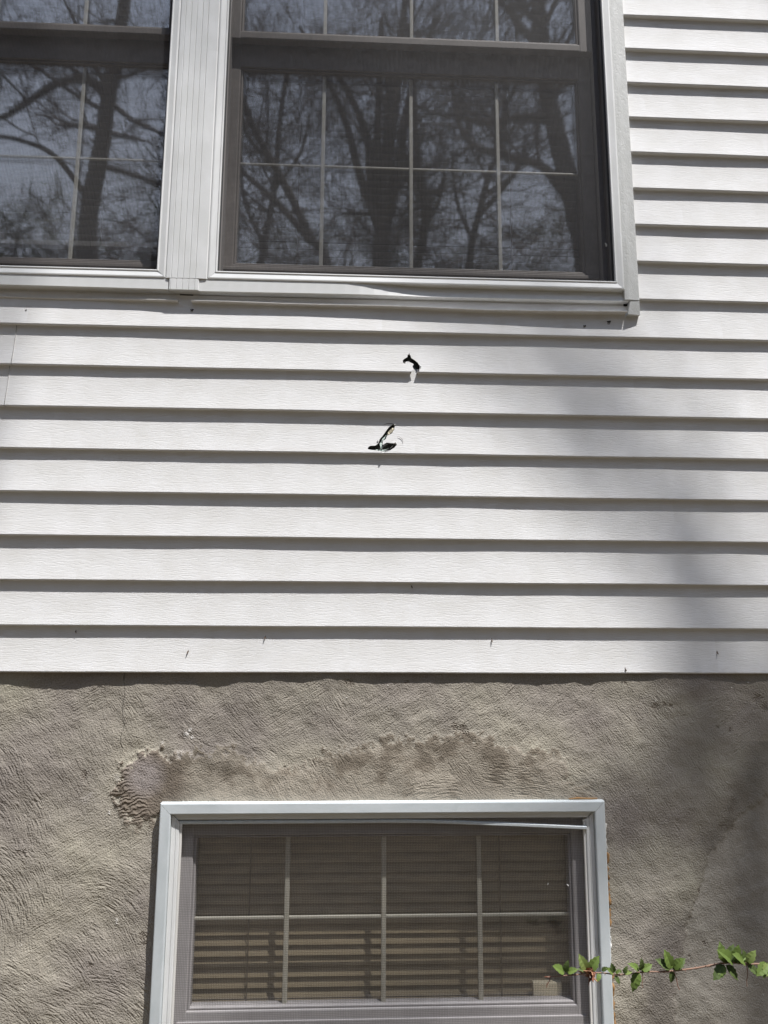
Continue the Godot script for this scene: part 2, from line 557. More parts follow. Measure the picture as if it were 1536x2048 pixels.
	# the undersill trim that holds the top of the cut course, bowed out to the right
	for part in [[-1.52, -0.425], [-0.392, 0.677]]:
		var g := Geo.new()
		var n := 24
		for s in n:
			var xs := [lerpf(part[0], part[1], float(s) / n), lerpf(part[0], part[1], float(s + 1) / n)]
			var rings := []
			for x in xs:
				var lip: float = lerpf(-0.0050, 0.0045, smoothstep(-0.85, -0.2, x)) + 0.0045 * smoothstep(0.1, 0.55, x) + 0.0012 * sin(x * 11.0)
				var yl: float = 0.8815 - 0.004 * smoothstep(-0.7, 0.0, x) - 0.005 * smoothstep(0.05, 0.35, x) * (1.0 - 0.6 * smoothstep(0.4, 0.68, x)) + noise.get_noise_1d(x * 90.0) * 0.0012
				rings.append([Vector3(x, 0.912, -0.0145), Vector3(x, 0.912, -0.0160), Vector3(x, yl, -0.0160), Vector3(x, yl - 0.0005, lip - 0.0018), Vector3(x, yl + 0.0008, lip), Vector3(x, yl + 0.0028, lip + 0.0002), Vector3(x, yl + 0.0034, lip - 0.0018), Vector3(x, yl + 0.0042, -0.0135)])
			g.prism(rings[0], rings[1], s == 0 or s == n - 1)
		obj("undersill_trim", g, M.vinyl, wall)

func flap(parent: Node, k: int, f: Array) -> void:
	# a corner of vinyl bent out along the edge of a hole
	var a := Vector3(f[0], f[1], face_z(f[0], f[1] - k * E, k))
	var b := Vector3(f[2], f[3], face_z(f[2], f[3] - k * E, k))
	var c := Vector3(f[4], f[5], face_z(f[4], f[5] - k * E, k) + 0.0026)
	var g := Geo.new()
	var d := Vector3(0, 0, 0.0009)
	var m := (a + b + c) / 3.0 + Vector3(0, 0, 0.0006)
	g.prism([a, b, c], [a - d, b - d, c - d])
	g.prism([a, m, c], [a - d * 0.3 + d * 0.6, m + d, c + d * 0.3])
	obj("vinyl_flap", g, M.vinyl, parent)

func torn_strip(g: Geo, pts: Array, w: float) -> void:
	# a ragged, slightly curled sliver of sheet
	var r := RandomNumberGenerator.new()
	r.seed = int(absf(pts[0].x) * 99999.0) + pts.size()
	var fine := []
	for k in pts.size() - 1:
		for s in 4:
			fine.append((pts[k] as Vector3).lerp(pts[k + 1], s / 4.0))
	fine.append(pts[-1])
	var prev := []
	for k in fine.size():
		var d: Vector3 = (fine[mini(k + 1, fine.size() - 1)] - fine[maxi(k - 1, 0)]).normalized()
		var side := Vector3(-d.y, d.x, 0).normalized()
		var taper := sin(PI * (k + 0.6) / (fine.size() + 0.2))
		var a: Vector3 = fine[k] + side * w * 0.5 * taper * r.randf_range(0.5, 1.2) + Vector3(0, 0, r.randf_range(-0.001, 0.0016))
		var b: Vector3 = fine[k] - side * w * 0.5 * taper * r.randf_range(0.5, 1.2) + Vector3(0, 0, r.randf_range(-0.001, 0.0012))
		var ring := [a, b, b - Vector3(0, 0, 0.001), a - Vector3(0, 0, 0.001)]
		if k:
			g.prism(prev, ring, k == 1 or k == fine.size() - 1)
		prev = ring

# ---------------------------------------------------------------- foundation
const FX0 := -1.1
const FX1 := 1.3
const FY0 := -0.86
const FY1 := 0.004
const FW := 2000
const FH := 720
const PATCH := [-0.511, -0.250, -0.497, -0.214, -0.475, -0.188, -0.425, -0.164, -0.386, -0.180, -0.326, -0.169, -0.250, -0.164, -0.233, -0.191, -0.150, -0.210, -0.095, -0.199, -0.052, -0.173, 0.026, -0.166, 0.082, -0.141, 0.171, -0.149, 0.228, -0.134, 0.296, -0.134, 0.340, -0.158, 0.408, -0.169, 0.465, -0.171, 0.487, -0.201, 0.480, -0.233, 0.530, -0.246, 0.568, -0.290, -0.397, -0.290, -0.427, -0.323, -0.467, -0.323, -0.492, -0.292]
const SMOOTH := [1.32, -0.16, 0.958, -0.262, 0.874, -0.315, 0.830, -0.363, 0.806, -0.383, 0.785, -0.446, 0.763, -0.487, 0.739, -0.547, 0.710, -0.647, 0.699, -0.87, 1.32, -0.87]
# trowel strokes: x, y, angle, length, width, curve, strength
const STROKES := [
	-0.70, -0.09, 22, 0.25, 0.10, 0, 0.8, -0.58, -0.07, 30, 0.18, 0.10, 0, 0.9, -0.66, -0.17, -50, 0.21, 0.17, -3, 1, -0.72, -0.23, -68, 0.25, 0.10, -5, 1.4,
	-0.47, -0.10, -62, 0.15, 0.09, -3, 1, -0.41, -0.09, 35, 0.16, 0.09, 0, 0.8, -0.34, -0.11, -45, 0.17, 0.10, 4, 1.1, -0.26, -0.08, 38, 0.21, 0.09, 0, 1,
	-0.20, -0.12, -40, 0.20, 0.12, 3, 0.9, -0.11, -0.08, 35, 0.19, 0.11, 0, 1, -0.01, -0.10, -52, 0.15, 0.10, 3, 0.9, 0.07, -0.09, 40, 0.19, 0.10, 0, 1,
	0.16, -0.08, 42, 0.18, 0.10, 0, 0.9, 0.23, -0.10, 38, 0.23, 0.12, 0, 1, 0.35, -0.09, 40, 0.23, 0.12, 2, 1, 0.44, -0.10, 48, 0.20, 0.10, 0, 0.9,
	0.54, -0.08, 44, 0.19, 0.10, 0, 0.8, 0.61, -0.15, -52, 0.21, 0.15, 0, 0.8, 0.72, -0.10, -50, 0.19, 0.12, 0, 0.9, 0.83, -0.09, 35, 0.16, 0.09, 0, 0.9,
	0.86, -0.16, 40, 0.18, 0.08, 0, 0.9, -0.55, -0.17, -60, 0.18, 0.14, 0, 0.7, -0.61, -0.26, -62, 0.19, 0.10, -4, 0.9, -0.68, -0.32, -66, 0.23, 0.12, -5, 1.4,
	-0.70, -0.45, -60, 0.29, 0.12, -6, 1.7, -0.62, -0.43, -66, 0.21, 0.12, -5, 1.3, -0.54, -0.29, 38, 0.19, 0.11, 0, 0.7, -0.54, -0.37, 32, 0.23, 0.14, 0, 0.8,
	-0.48, -0.43, -28, 0.14, 0.10, -6, 1, -0.51, -0.48, -22, 0.19, 0.10, -8, 1.7, -0.59, -0.53, 30, 0.20, 0.12, 0, 0.9, -0.64, -0.60, 34, 0.23, 0.12, 0, 1,
	-0.53, -0.59, -50, 0.19, 0.14, -4, 1.2, -0.65, -0.66, -38, 0.23, 0.11, -4, 1.2, -0.57, -0.68, -35, 0.18, 0.10, -6, 1.4, -0.47, -0.66, -25, 0.18, 0.11, -5, 1.3,
	-0.46, -0.55, -60, 0.15, 0.08, -3, 0.8, 0.64, -0.32, -55, 0.25, 0.12, 0, 0.6, 0.71, -0.27, -56, 0.23, 0.14, 0, 0.6, 0.82, -0.21, -58, 0.15, 0.08, 0, 0.9,
	0.65, -0.49, -40, 0.25, 0.14, 0, 0.5, 0.62, -0.62, 35, 0.23, 0.12, 0, 0.4, 0.80, -0.14, -55, 0.14, 0.07, 0, 0.8, -0.30, -0.22, 25, 0.14, 0.07, 0, 0.6,
	-0.08, -0.23, -60, 0.12, 0.09, 0, 0.8, -0.01, -0.24, -55, 0.14, 0.08, 0, 0.9, 0.19, -0.25, 8, 0.16, 0.06, -5, 1.5, 0.26, -0.22, -50, 0.12, 0.06, 0, 0.9,
	0.35, -0.23, -4, 0.15, 0.07, 3, 1.4, 0.41, -0.25, -6, 0.14, 0.06, 0, 1.2, -0.15, -0.25, -65, 0.12, 0.07, 0, 0.8, 0.07, -0.20, 30, 0.12, 0.07, 0, 0.8,
	0.52, -0.23, -35, 0.12, 0.08, 0, 0.8]

var fh := PackedFloat32Array()
var fmask := PackedByteArray()

func stroke(f: FastNoiseLite, cx: float, cy: float, ang: float, ln: float, wd: float, cv: float, am: float, sd: int) -> void:
	var ca := cos(deg_to_rad(ang))
	var sa := sin(deg_to_rad(ang))
	var px := (FX1 - FX0) / FW
	var rx := (absf(ca) * ln + absf(sa) * wd) * 0.55
	var ry := (absf(sa) * ln + absf(ca) * wd) * 0.55 + absf(cv) * ln * ln * 0.1
	var x0 := clampi(int((cx - rx - FX0) / px), 0, FW - 1)
	var x1 := clampi(int((cx + rx - FX0) / px), 0, FW - 1)
	var y0 := clampi(int((FY1 - cy - ry) / px), 0, FH - 1)
	var y1 := clampi(int((FY1 - cy + ry) / px), 0, FH - 1)
	var hl := 2.0 / ln
	var fv := 200.0 if am < 1.05 else 130.0
	var zone := clampf(0.45 + 1.8 * f.get_noise_2d(cx * 4.0, cy * 4.0 + 8.0), 0.05, 1.3) if sd < 300 else 1.0
	var hw := 2.0 / wd
	for j in range(y0, y1 + 1):
		var dy := FY1 - j * px - cy
		var row := j * FW
		for i in range(x0, x1 + 1):
			var dx := FX0 + i * px - cx
			var u := dx * ca + dy * sa
			var v := dy * ca - dx * sa - cv * u * u * 0.5
			var eu := 1.0 - absf(u) * hl
			var ev := 1.0 - absf(v) * hw
			if eu <= 0.0 or ev <= 0.0:
				continue
			var env := minf(1.0, eu * 2.5) * minf(1.0, ev * 3.5)
			var r := f.get_noise_2d(u * 17.0 + sd * 7.3, v * fv + sd * 13.7)
			var h := 0.5 + 0.27 * am * zone * (0.35 - absf(r) * 1.5) * (0.35 + 1.1 * clampf(f.get_noise_2d(u * 30.0 + sd, v * 30.0) + 0.4, 0.0, 1.0)) + 0.10 * v * hw
			fh[row + i] = lerpf(fh[row + i], h, env)

func foundation_maps() -> Array:
	var px := (FX1 - FX0) / FW
	fh.resize(FW * FH)
	fh.fill(0.5)
	fmask.resize(FW * FH)
	var f := FastNoiseLite.new()
	f.frequency = 1.0
	f.seed = 77
	f.fractal_octaves = 2
	var r := RandomNumberGenerator.new()
	r.seed = 5
	for k in 230:
		var a := r.randf_range(25, 50) if r.randf() < 0.5 else r.randf_range(-68, -38)
		stroke(f, r.randf_range(FX0, FX1), r.randf_range(FY0, FY1), a, r.randf_range(0.12, 0.24), r.randf_range(0.06, 0.12), r.randf_range(-4, 3), r.randf_range(0.4, 0.8), k)
	for k in range(0, STROKES.size(), 7):
		stroke(f, STROKES[k], STROKES[k + 1], STROKES[k + 2], STROKES[k + 3], STROKES[k + 4], STROKES[k + 5], STROKES[k + 6], 300 + k)
	# the mortar patch and the smoother coat: masks with ragged edges
	var patch := pairs(PATCH)
	var smoo := pairs(SMOOTH)
	for job in [[patch, 1, -0.54, 0.60, -0.36, -0.11, 0.022], [smoo, 2, 0.66, 1.3, -0.86, -0.14, 0.008]]:
		for j in range(int((FY1 - job[5]) / px), mini(FH, int((FY1 - job[4]) / px))):
			for i in range(maxi(0, int((job[2] - FX0) / px)), mini(FW, int((job[3] - FX0) / px))):
				var x := FX0 + i * px
				var y := FY1 - j * px
				var q := Vector2(x + f.get_noise_2d(x * 38.0, y * 38.0) * job[6] + f.get_noise_2d(x * 130.0, y * 130.0) * job[6] * 0.5, y + f.get_noise_2d(x * 38.0 + 50.0, y * 38.0 + 9.0) * job[6] + f.get_noise_2d(x * 110.0, y * 110.0 + 4.0) * job[6] * 0.6)
				if Geometry2D.is_point_in_polygon(q, job[0]):
					fmask[j * FW + i] = job[1]
	# radial ridges round the smeared dab left of the window's corner
	for j in range(int((FY1 + 0.14) / px), int((FY1 + 0.34) / px)):
		for i in range(int((-0.53 - FX0) / px), int((-0.37 - FX0) / px)):
			if fmask[j * FW + i] != 1:
				continue
			var dx := FX0 + i * px + 0.443
			var dy := FY1 - j * px + 0.221
			var d := Vector2(dx, dy).length()
			var w := clampf((0.115 - d) / 0.03, 0, 1) * clampf((d - 0.030) / 0.02, 0.0, 1.0)
			var rid := 0.5 + 0.5 * sin((dy + dx * 0.35 * signf(dx)) * TAU / 0.0088 + f.get_noise_2d(dx * 40.0, dy * 40.0) * 5.0)
			if d < 0.13:
				fh[j * FW + i] = lerpf(fh[j * FW + i], 0.5 + (rid - 0.5) * 0.6 * w * clampf((0.02 - dx) / 0.03, 0.15, 1.0), clampf((0.13 - d) / 0.02, 0, 1))
	# colour and fine grit
	var alb := PackedByteArray()
	alb.resize(FW * FH * 3)
	var lowf := FastNoiseLite.new()
	lowf.seed = 21
	lowf.frequency = 1.0
	lowf.fractal_octaves = 4
	var base := Color(0.342, 0.312, 0.266)
	for j in FH:
		var y := FY1 - j * px
		for i in FW:
			var at := j * FW + i
			var x := FX0 + i * px
			var lo := lowf.get_noise_2d(x * 3.2, y * 3.2)
			var gr := f.get_noise_2d(x * 230.0, y * 230.0)
			var rn := r.randf() - 0.5
			var h := fh[at]
			var mk := fmask[at]
			if mk == 2:
				h = lerpf(h, 0.5, 0.85)
			var c := base * (1.0 + lo * 0.34 + gr * 0.16 + rn * 0.15 + (h - 0.5) * 0.45)
			c.g *= 1.0 + lo * 0.03
			c.b *= 1.0 - lo * 0.06
			if mk == 1:
				var bl := lowf.get_noise_2d(x * 13.0 + 5.0, y * 17.0)
				var edge := clampf((y + 0.222) / 0.075 + bl * 1.9 + 0.05, 0.0, 1.0)
				var tone := Color(0.338, 0.302, 0.250).lerp(Color(0.215, 0.185, 0.147), edge)
				var dd := Vector2(x + 0.443, y + 0.221).length()
				if dd < 0.12:
					tone = tone.lerp(Color(0.185, 0.155, 0.125), clampf((0.115 - dd + lo * 0.05) / 0.05, 0, 1))
					tone = tone.lerp(Color(0.27, 0.24, 0.225), clampf((0.052 - dd) / 0.03, 0, 1))
				c = tone * (1.0 + lo * 0.3 + gr * 0.15 + rn * 0.12 + (h - 0.5) * 0.4)
			elif mk == 2:
				c = Color(0.325, 0.30, 0.262) * (1.0 + lo * 0.28 + gr * 0.14 + rn * 0.12)
			else:
				# the tide line that the smooth coat's edge leaves on the rough one
				if x > 0.55 and y < -0.15:
					var bx := 0.70 + 0.20 * pow(clampf((y + 0.66) / 0.40, 0.0, 1.4), 1.2) + lo * 0.04
					c = c * (1.0 - 0.30 * clampf(1.0 - absf(x - bx + 0.02) / 0.075, 0.0, 1.0))
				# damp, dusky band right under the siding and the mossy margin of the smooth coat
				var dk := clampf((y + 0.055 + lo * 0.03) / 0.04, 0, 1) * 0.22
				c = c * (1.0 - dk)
			h += gr * (0.17 if mk != 2 else 0.11) + rn * 0.20
			fh[at] = h
			alb[at * 3] = int(clampf(sqrt(maxf(c.r, 0.0)), 0, 1) * 255)
			alb[at * 3 + 1] = int(clampf(sqrt(maxf(c.g, 0.0)), 0, 1) * 255)
			alb[at * 3 + 2] = int(clampf(sqrt(maxf(c.b, 0.0)), 0, 1) * 255)
	# lime spatters, pits and the hairline crack: blots with ragged edges
	var blots := []
	for w in [[-0.359, -0.133, 0.007, 1], [-0.350, -0.124, 0.005, 1], [-0.345, -0.140, 0.004, 1], [-0.569, -0.271, 0.009, 2], [-0.559, -0.260, 0.006, 2], [-0.487, -0.513, 0.004, 1], [-0.487, -0.520, 0.0035, 1], [-0.304, -0.180, 0.006, 2], [-0.370, -0.175, 0.009, 2], [-0.345, -0.177, 0.007, 2], [-0.516, -0.297, 0.004, 1], [-0.505, -0.224, 0.008, 2], [-0.44, -0.115, 0.004, 2], [-0.41, -0.15, 0.003, 1],
			[0.92, -0.02, 0.003, 1], [0.70, -0.06, 0.002, 1], [0.88, -0.03, 0.002, 1], [-0.369, -0.140, 0.008, -1], [-0.574, -0.215, 0.007, -1], [-0.574, -0.225, 0.006, -1], [-0.690, -0.377, 0.006, -1], [-0.702, -0.375, 0.005, -1], [0.002, -0.022, 0.009, -1], [-0.010, -0.020, 0.005, -1], [-0.140, -0.205, 0.005, -1], [0.256, -0.122, 0.010, -1], [0.237, -0.118, 0.008, -1], [0.262, -0.135, 0.007, -1], [0.865, -0.278, 0.010, -2], [0.86, -0.295, 0.010, -2], [0.855, -0.325, 0.013, -2], [0.835, -0.33, 0.010, -2], [0.772, -0.466, 0.004, -1], [-0.535, -0.60, 0.006, -1], [0.70, -0.075, 0.008, -1], [0.72, -0.070, 0.006, -1], [0.735, -0.072, 0.005, -1], [0.94, -0.055, 0.012, -1], [0.955, -0.075, 0.010, -1], [0.87, -0.125, 0.006, -1], [0.84, -0.118, 0.004, -1], [0.78, -0.575, 0.005, -1], [0.745, -0.60, 0.003, -1], [0.63, -0.02, 0.004, -1], [0.13, -0.02, 0.005, -1], [-0.43, -0.545, 0.008, -1], [-0.425, -0.56, 0.006, -1]]:
		blots.append(w)
	for k in 60:
		blots.append([r.randf_range(-0.9, 1.1), r.randf_range(-0.8, -0.01), r.randf_range(0.0009, 0.0019), -1 if r.randf() < 0.7 else 1])
	for w in blots:
		var R: float = w[2] * 1.6
		for j in range(int((FY1 - w[1] - R) / px), int((FY1 - w[1] + R) / px) + 1):
			for i in range(int((w[0] - R - FX0) / px), int((w[0] + R - FX0) / px) + 1):
				if j < 0 or j >= FH or i < 0 or i >= FW:
					continue
				var x := FX0 + i * px
				var y := FY1 - j * px
				var d: float = Vector2(x - w[0], y - w[1]).length() / w[2] + f.get_noise_2d(x * 260.0, y * 260.0) * 1.1
				var a := clampf((1.0 - d) * 2.0, 0, 1)
				if a <= 0.0:
					continue
				var kind: int = w[3]
				var tone: Color = {1: Color(0.62, 0.60, 0.57), 2: Color(0.46, 0.43, 0.40), -1: Color(0.12, 0.098, 0.078), -2: Color(0.13, 0.105, 0.08)}[kind]
				a *= {1: 0.9, 2: 0.55, -1: 0.5, -2: 0.4}[kind]
				var at := j * FW + i
				fh[at] += a * {1: 0.35, 2: 0.2, -1: -0.9, -2: 0.0}[kind]
				for ch in 3:
					alb[at * 3 + ch] = int(lerpf(alb[at * 3 + ch], sqrt(tone[ch]) * 255.0, a))
	var cr := [Vector2(-0.501, 0.0), Vector2(-0.501, -0.017), Vector2(-0.498, -0.055), Vector2(-0.502, -0.081), Vector2(-0.496, -0.114), Vector2(-0.501, -0.145), Vector2(-0.495, -0.17)]
	for k in cr.size() - 1:
		for s in 60:
			var q: Vector2 = cr[k].lerp(cr[k + 1], s / 60.0)
			q.x += f.get_noise_2d(q.y * 40.0, 3.0) * 0.0022
			for o in [0, 1]:
				var at: int = clampi(int((FY1 - q.y) / px), 0, FH - 1) * FW + int((q.x - FX0) / px) + o
				fh[at] -= 0.12 if o == 0 else 0.03
				for ch in 3:
					alb[at * 3 + ch] = int(alb[at * 3 + ch] * (0.88 if o == 0 else 0.97))
	# textures are read as sRGB: turn the square roots into that curve
	var lut := PackedByteArray()
	lut.resize(256)
	for k in 256:
		var l := pow(k / 255.0, 2.0)
		lut[k] = int(clampf(Color(l, l, l).linear_to_srgb().r, 0, 1) * 255.0)
	for k in alb.size():
		alb[k] = lut[alb[k]]
	var him := Image.create_from_data(FW, FH, false, Image.FORMAT_RF, fh.to_byte_array())
	var aim := Image.create_from_data(FW, FH, false, Image.FORMAT_RGB8, alb)
	return [ImageTexture.create_from_image(him), ImageTexture.create_from_image(aim)]

func mask_soft(x: float, y: float, which: int) -> float:
	var px := (FX1 - FX0) / FW
	var s := 0.0
	for dj in [-2, 0, 2]:
		for di in [-2, 0, 2]:
			var i := clampi(int((x - FX0) / px) + di, 0, FW - 1)
			var j := clampi(int((FY1 - y) / px) + dj, 0, FH - 1)
			if fmask[j * FW + i] == which:
				s += 1.0 / 9.0
	return s

func found_z(x: float, y: float) -> float:
	var z := -0.0105 + 0.003 * smoothstep(-0.5, 0.5, x)
	z += noise.get_noise_2d(x * 90.0 + 40.0, y * 90.0) * 0.0045 + noise.get_noise_2d(x * 330.0, y * 330.0 + 70.0) * 0.0014
	var p := mask_soft(x, y, 1)
	if p > 0.0:
		var d := Vector2(x + 0.443, y + 0.221).length()
		z += p * (0.0012 + 0.0004 * clampf((y + 0.24) / 0.06, 0, 1) + 0.0022 * clampf((0.11 - d) / 0.03, 0, 1) - 0.0022 * clampf((0.04 - d) / 0.04, 0, 1))
	z -= mask_soft(x, y, 2) * 0.0018
	return z

func foundation() -> void:
	var maps := foundation_maps()
	var st := flat("stucco", Color(0.97, 0.97, 0.97), 0.92, 0.3)
	st.albedo_texture = maps[1]
	st.heightmap_enabled = true
	st.heightmap_texture = maps[0]
	st.heightmap_scale = 0.33
	st.texture_repeat = true
	var wall := thing("foundation_wall", "grey brown trowelled stucco foundation wall below the white siding", "wall")
	var step := 0.003
	var nx := int((FX1 - FX0) / step)
	var ny := int((FY1 - FY0) / step)
	var z := PackedFloat32Array()
	z.resize((nx + 1) * (ny + 1))
	for j in ny + 1:
		for i in nx + 1:
			z[j * (nx + 1) + i] = found_z(FX0 + i * step, FY1 - j * step)
	var geos := [Geo.new(), Geo.new(), Geo.new()]
	var ids := []
	for k in 3:
		var a := PackedInt32Array()
		a.resize((nx + 1) * (ny + 1))
		a.fill(-1)
		ids.append(a)
	var px := (FX1 - FX0) / FW
	for j in ny:
		for i in nx:
			var cx := FX0 + (i + 0.5) * step
			var cy := FY1 - (j + 0.5) * step
			if cx > -0.390 and cx < 0.554 and cy < -0.287 and cy > -0.779:
				continue
			var which := fmask[clampi(int((FY1 - cy) / px), 0, FH - 1) * FW + clampi(int((cx - FX0) / px), 0, FW - 1)]
			var g: Geo = geos[which]
			var q := []
			for o in [[0, 0], [1, 0], [0, 1], [1, 1]]:
				var ii: int = i + o[0]
				var jj: int = j + o[1]
				var at := jj * (nx + 1) + ii
				if ids[which][at] < 0:
					ids[which][at] = g.v.size()
					var zx: float = z[jj * (nx + 1) + mini(ii + 1, nx)] - z[jj * (nx + 1) + maxi(ii - 1, 0)]
					var zy: float = z[maxi(jj - 1, 0) * (nx + 1) + ii] - z[mini(jj + 1, ny) * (nx + 1) + ii]
					g.v.append(Vector3(FX0 + ii * step, FY1 - jj * step, z[at]))
					g.n.append(Vector3(-zx / (2 * step), -zy / (2 * step), 1).normalized())
					g.t.append(Vector2(float(ii) / nx * nx * step / (FX1 - FX0), jj * step / (FY1 - FY0)))
				q.append(ids[which][at])
			g.i.append_array([q[0], q[1], q[2], q[1], q[3], q[2]])
	obj("stucco_coat", geos[0], st, wall)
	tag(obj("mortar_patch", geos[1], st, wall), "ragged brown mortar patch along the top of the basement window")
	tag(obj("smooth_coat", geos[2], st, wall), "smoother thin coat of stucco at the lower right")
	# the rest of the wall, out of the picture, and the concrete behind the coat
	for r in [[-2.3, FX0, GROUND, FY1, 2.9, 0.0], [FX1, 2.6, GROUND, FY1, -0.7, 0.0], [FX0, FX1, GROUND, FY0 + 0.002, 0.0, 0.458]]:
		var g := sheet(r[0], r[1], r[2], r[3], -0.0105)
		for k in g.t.size():
			g.t[k] = Vector2((g.v[k].x + float(r[4]) - FX0) / (FX1 - FX0), (FY1 - g.v[k].y - float(r[5])) / (FY1 - FY0))
		obj("stucco_coat", g, st, wall)
	for r in [[-2.3, -0.395, GROUND, -0.02], [0.559, 2.6, GROUND, -0.02], [-0.395, 0.559, -0.285, -0.02], [-0.395, 0.559, GROUND, -0.775]]:
		obj("concrete", slab(r[0], r[1], r[2], r[3], -0.22, -0.021), M.basement_room, wall)

# ---------------------------------------------------------------- windows
func sash_part(w: Node, called: String, x0: float, x1: float, y0: float, y1: float, st: float, rail_t: float, rail_b: float, z0: float, z1: float, zg: float, cols: Array, rows: Array, mw: float, mat: Material, panes := 3) -> void:
	# stiles and rails, a bead round the glass, two panes and the flat grille between them
	var g := Geo.new()
	var s := sec(st, z0, z1, 0.003)
	bar(g, Vector3(x0, y0, 0), Vector3(x0, y1, 0), Vector3.RIGHT, s, 0, 0)
	bar(g, Vector3(x1, y0, 0), Vector3(x1, y1, 0), Vector3.LEFT, s, 0, 0)
	bar(g, Vector3(x0 + st, y1, 0), Vector3(x1 - st, y1, 0), Vector3.DOWN, sec(rail_t, z0, z1 - 0.0006, 0.003), 0, 0, -0.002)
	bar(g, Vector3(x0 + st, y0, 0), Vector3(x1 - st, y0, 0), Vector3.UP, sec(rail_b, z0, z1 - 0.0006, 0.003), 0, 0, -0.002)
	var o := obj(called, g, mat, w)
	var gx0 := x0 + st
	var gx1 := x1 - st
	var gy0 := y0 + rail_b
	var gy1 := y1 - rail_t
	var b := Geo.new()
	one_frame(b, gx0 - 0.0005, gx1 + 0.0005, gy0 - 0.0005, gy1 + 0.0005, sec(0.006, z0 + 0.002, lerpf(zg, z1, 0.55), 0.0025))
	obj("glazing_bead", b, mat, o)
	obj("pane", slab(gx0 - 0.003, gx1 + 0.003, gy0 - 0.003, gy1 + 0.003, zg - 0.003, zg), M.glass, o)
	obj("pane", slab(gx0 - 0.003, gx1 + 0.003, gy0 - 0.003, gy1 + 0.003, zg - 0.018, zg - 0.015), M.glass, o)
	if panes > 2:
		obj("pane", slab(gx0 - 0.003, gx1 + 0.003, gy0 - 0.003, gy1 + 0.003, zg - 0.0225, zg - 0.0195), M.glass, o)
	for x in cols:
		var mg := Geo.new()
		bar(mg, Vector3(x - mw / 2, gy0, 0), Vector3(x - mw / 2, gy1, 0), Vector3.RIGHT, sec(mw, zg - 0.011, zg - 0.0055, 0.0016), 0, 0)
		obj("muntin", mg, M.upper_muntin if panes > 2 else M.muntin, o)
	for y in rows:
		var xs := [gx0]
		xs.append_array(cols)
		xs.append(gx1)
		for k in xs.size() - 1:
			var a: float = xs[k] + (mw / 2 if k else 0.0)
			var e: float = xs[k + 1] - (mw / 2 if k < xs.size() - 2 else 0.0)
			var mg := Geo.new()
			bar(mg, Vector3(a, y - mw * 0.3, 0), Vector3(e, y - mw * 0.3, 0), Vector3.UP, sec(mw * 0.6, zg - 0.0105, zg - 0.006, 0.0014), 0, 0)
			obj("muntin", mg, M.upper_muntin if panes > 2 else M.muntin, o)

func double_hung(label: String, x0: float, x1: float, gx0: float, gx1: float, cols: Array, sides: String) -> Node3D:
	# x0, x1: outer edges of the casing; gx0, gx1: edges of the glass
	var w := thing("double_hung_window", label, "window", Vector3(x0, 0.93, 0.0))
	var yb := 0.9348
	var yt := 2.24
	var s := PackedVector2Array([Vector2(0, -0.02), Vector2(0.022, -0.02), Vector2(0.022, 0.0075), Vector2(0.0205, 0.0095), Vector2(0.0185, 0.0095), Vector2(0.0172, 0.0080), Vector2(0.004, 0.0105), Vector2(0.001, 0.0100), Vector2(0, 0.0085)])
	frame("casing", w, x0, x1, yb, yt, s, M.trim, sides)
	# the dark gasket and the frame's pocket that the sashes run in
	frame("jamb", w, x0 + 0.0205, x1 - 0.0205, yb + 0.0205, yt - 0.0205, sec(0.006, -0.10, -0.004, 0.001), M.jamb)
	frame("gasket", w, x0 + 0.0225, x1 - 0.0225, yb + 0.0225, yt - 0.0225, sec(0.0022, -0.0038, 0.0035, 0.0005), M.gasket)
	var sx0 := gx0 - 0.036
	var sx1 := gx1 + 0.036
	for e in [[x0 + 0.0265, sx0 - 0.001], [sx1 + 0.001, x1 - 0.0265]]:
		if e[1] - e[0] > 0.002:
			obj("jamb", slab(e[0], e[1], yb + 0.027, yt - 0.027, -0.10, -0.030), M.jamb, w)
	sash_part(w, "upper_sash", sx0, sx1, 1.634, yt - 0.027, 0.036, 0.04, 0.0215, -0.048, -0.026, -0.036, cols, [1.942], 0.0095, M.sash)
	sash_part(w, "lower_sash", sx0, sx1, yb + 0.0225, 1.640, 0.036, 0.072, 0.0500, -0.088, -0.050, -0.060, cols, [1.298], 0.0095, M.sash)
	var lip := Geo.new()
	bar(lip, Vector3(sx0 + 0.004, 0.9985, 0), Vector3(sx1 - 0.004, 0.9985, 0), Vector3.DOWN, sec(0.011, -0.0502, -0.044, 0.002), 0, 0)
	obj("lift_rail", lip, M.sash, w)
	obj("insect_screen", sheet(x0 + 0.0265, x1 - 0.0265, yb + 0.0265, yt - 0.0265, -0.014), M.screen, w)
	return w

func fascia(w: Node, xa: float, xb: float, ybl: float, ybr: float, bend: float) -> void:
	# flat aluminium sill face below the casing, at its right end pushed back behind the casing's lip
	var g := Geo.new()
	var n := 30
	for s in n:
		var rings := []
		for q in [float(s) / n, float(s + 1) / n]:
			var x := lerpf(xa, xb, q)
			var yb := lerpf(ybl, ybr, q) + noise.get_noise_1d(x * 80.0) * 0.0006
			var k := bend * smoothstep(-0.03, 0.22, x)
			var zt := 0.0083 - k * 0.0165
			var zb := 0.0086 - k * 0.0075
			rings.append([Vector3(x, 0.9345, zt), Vector3(x, 0.9345, -0.015), Vector3(x, yb, -0.015), Vector3(x, yb, zb - 0.0012), Vector3(x, yb + 0.0009, zb)])
		g.prism(rings[0], rings[1], s == 0 or s == n - 1)
	var o := obj("sill_face", g, M.trim, w)
	if bend > 0:
		tag(o, "sill face bent back at its right end")

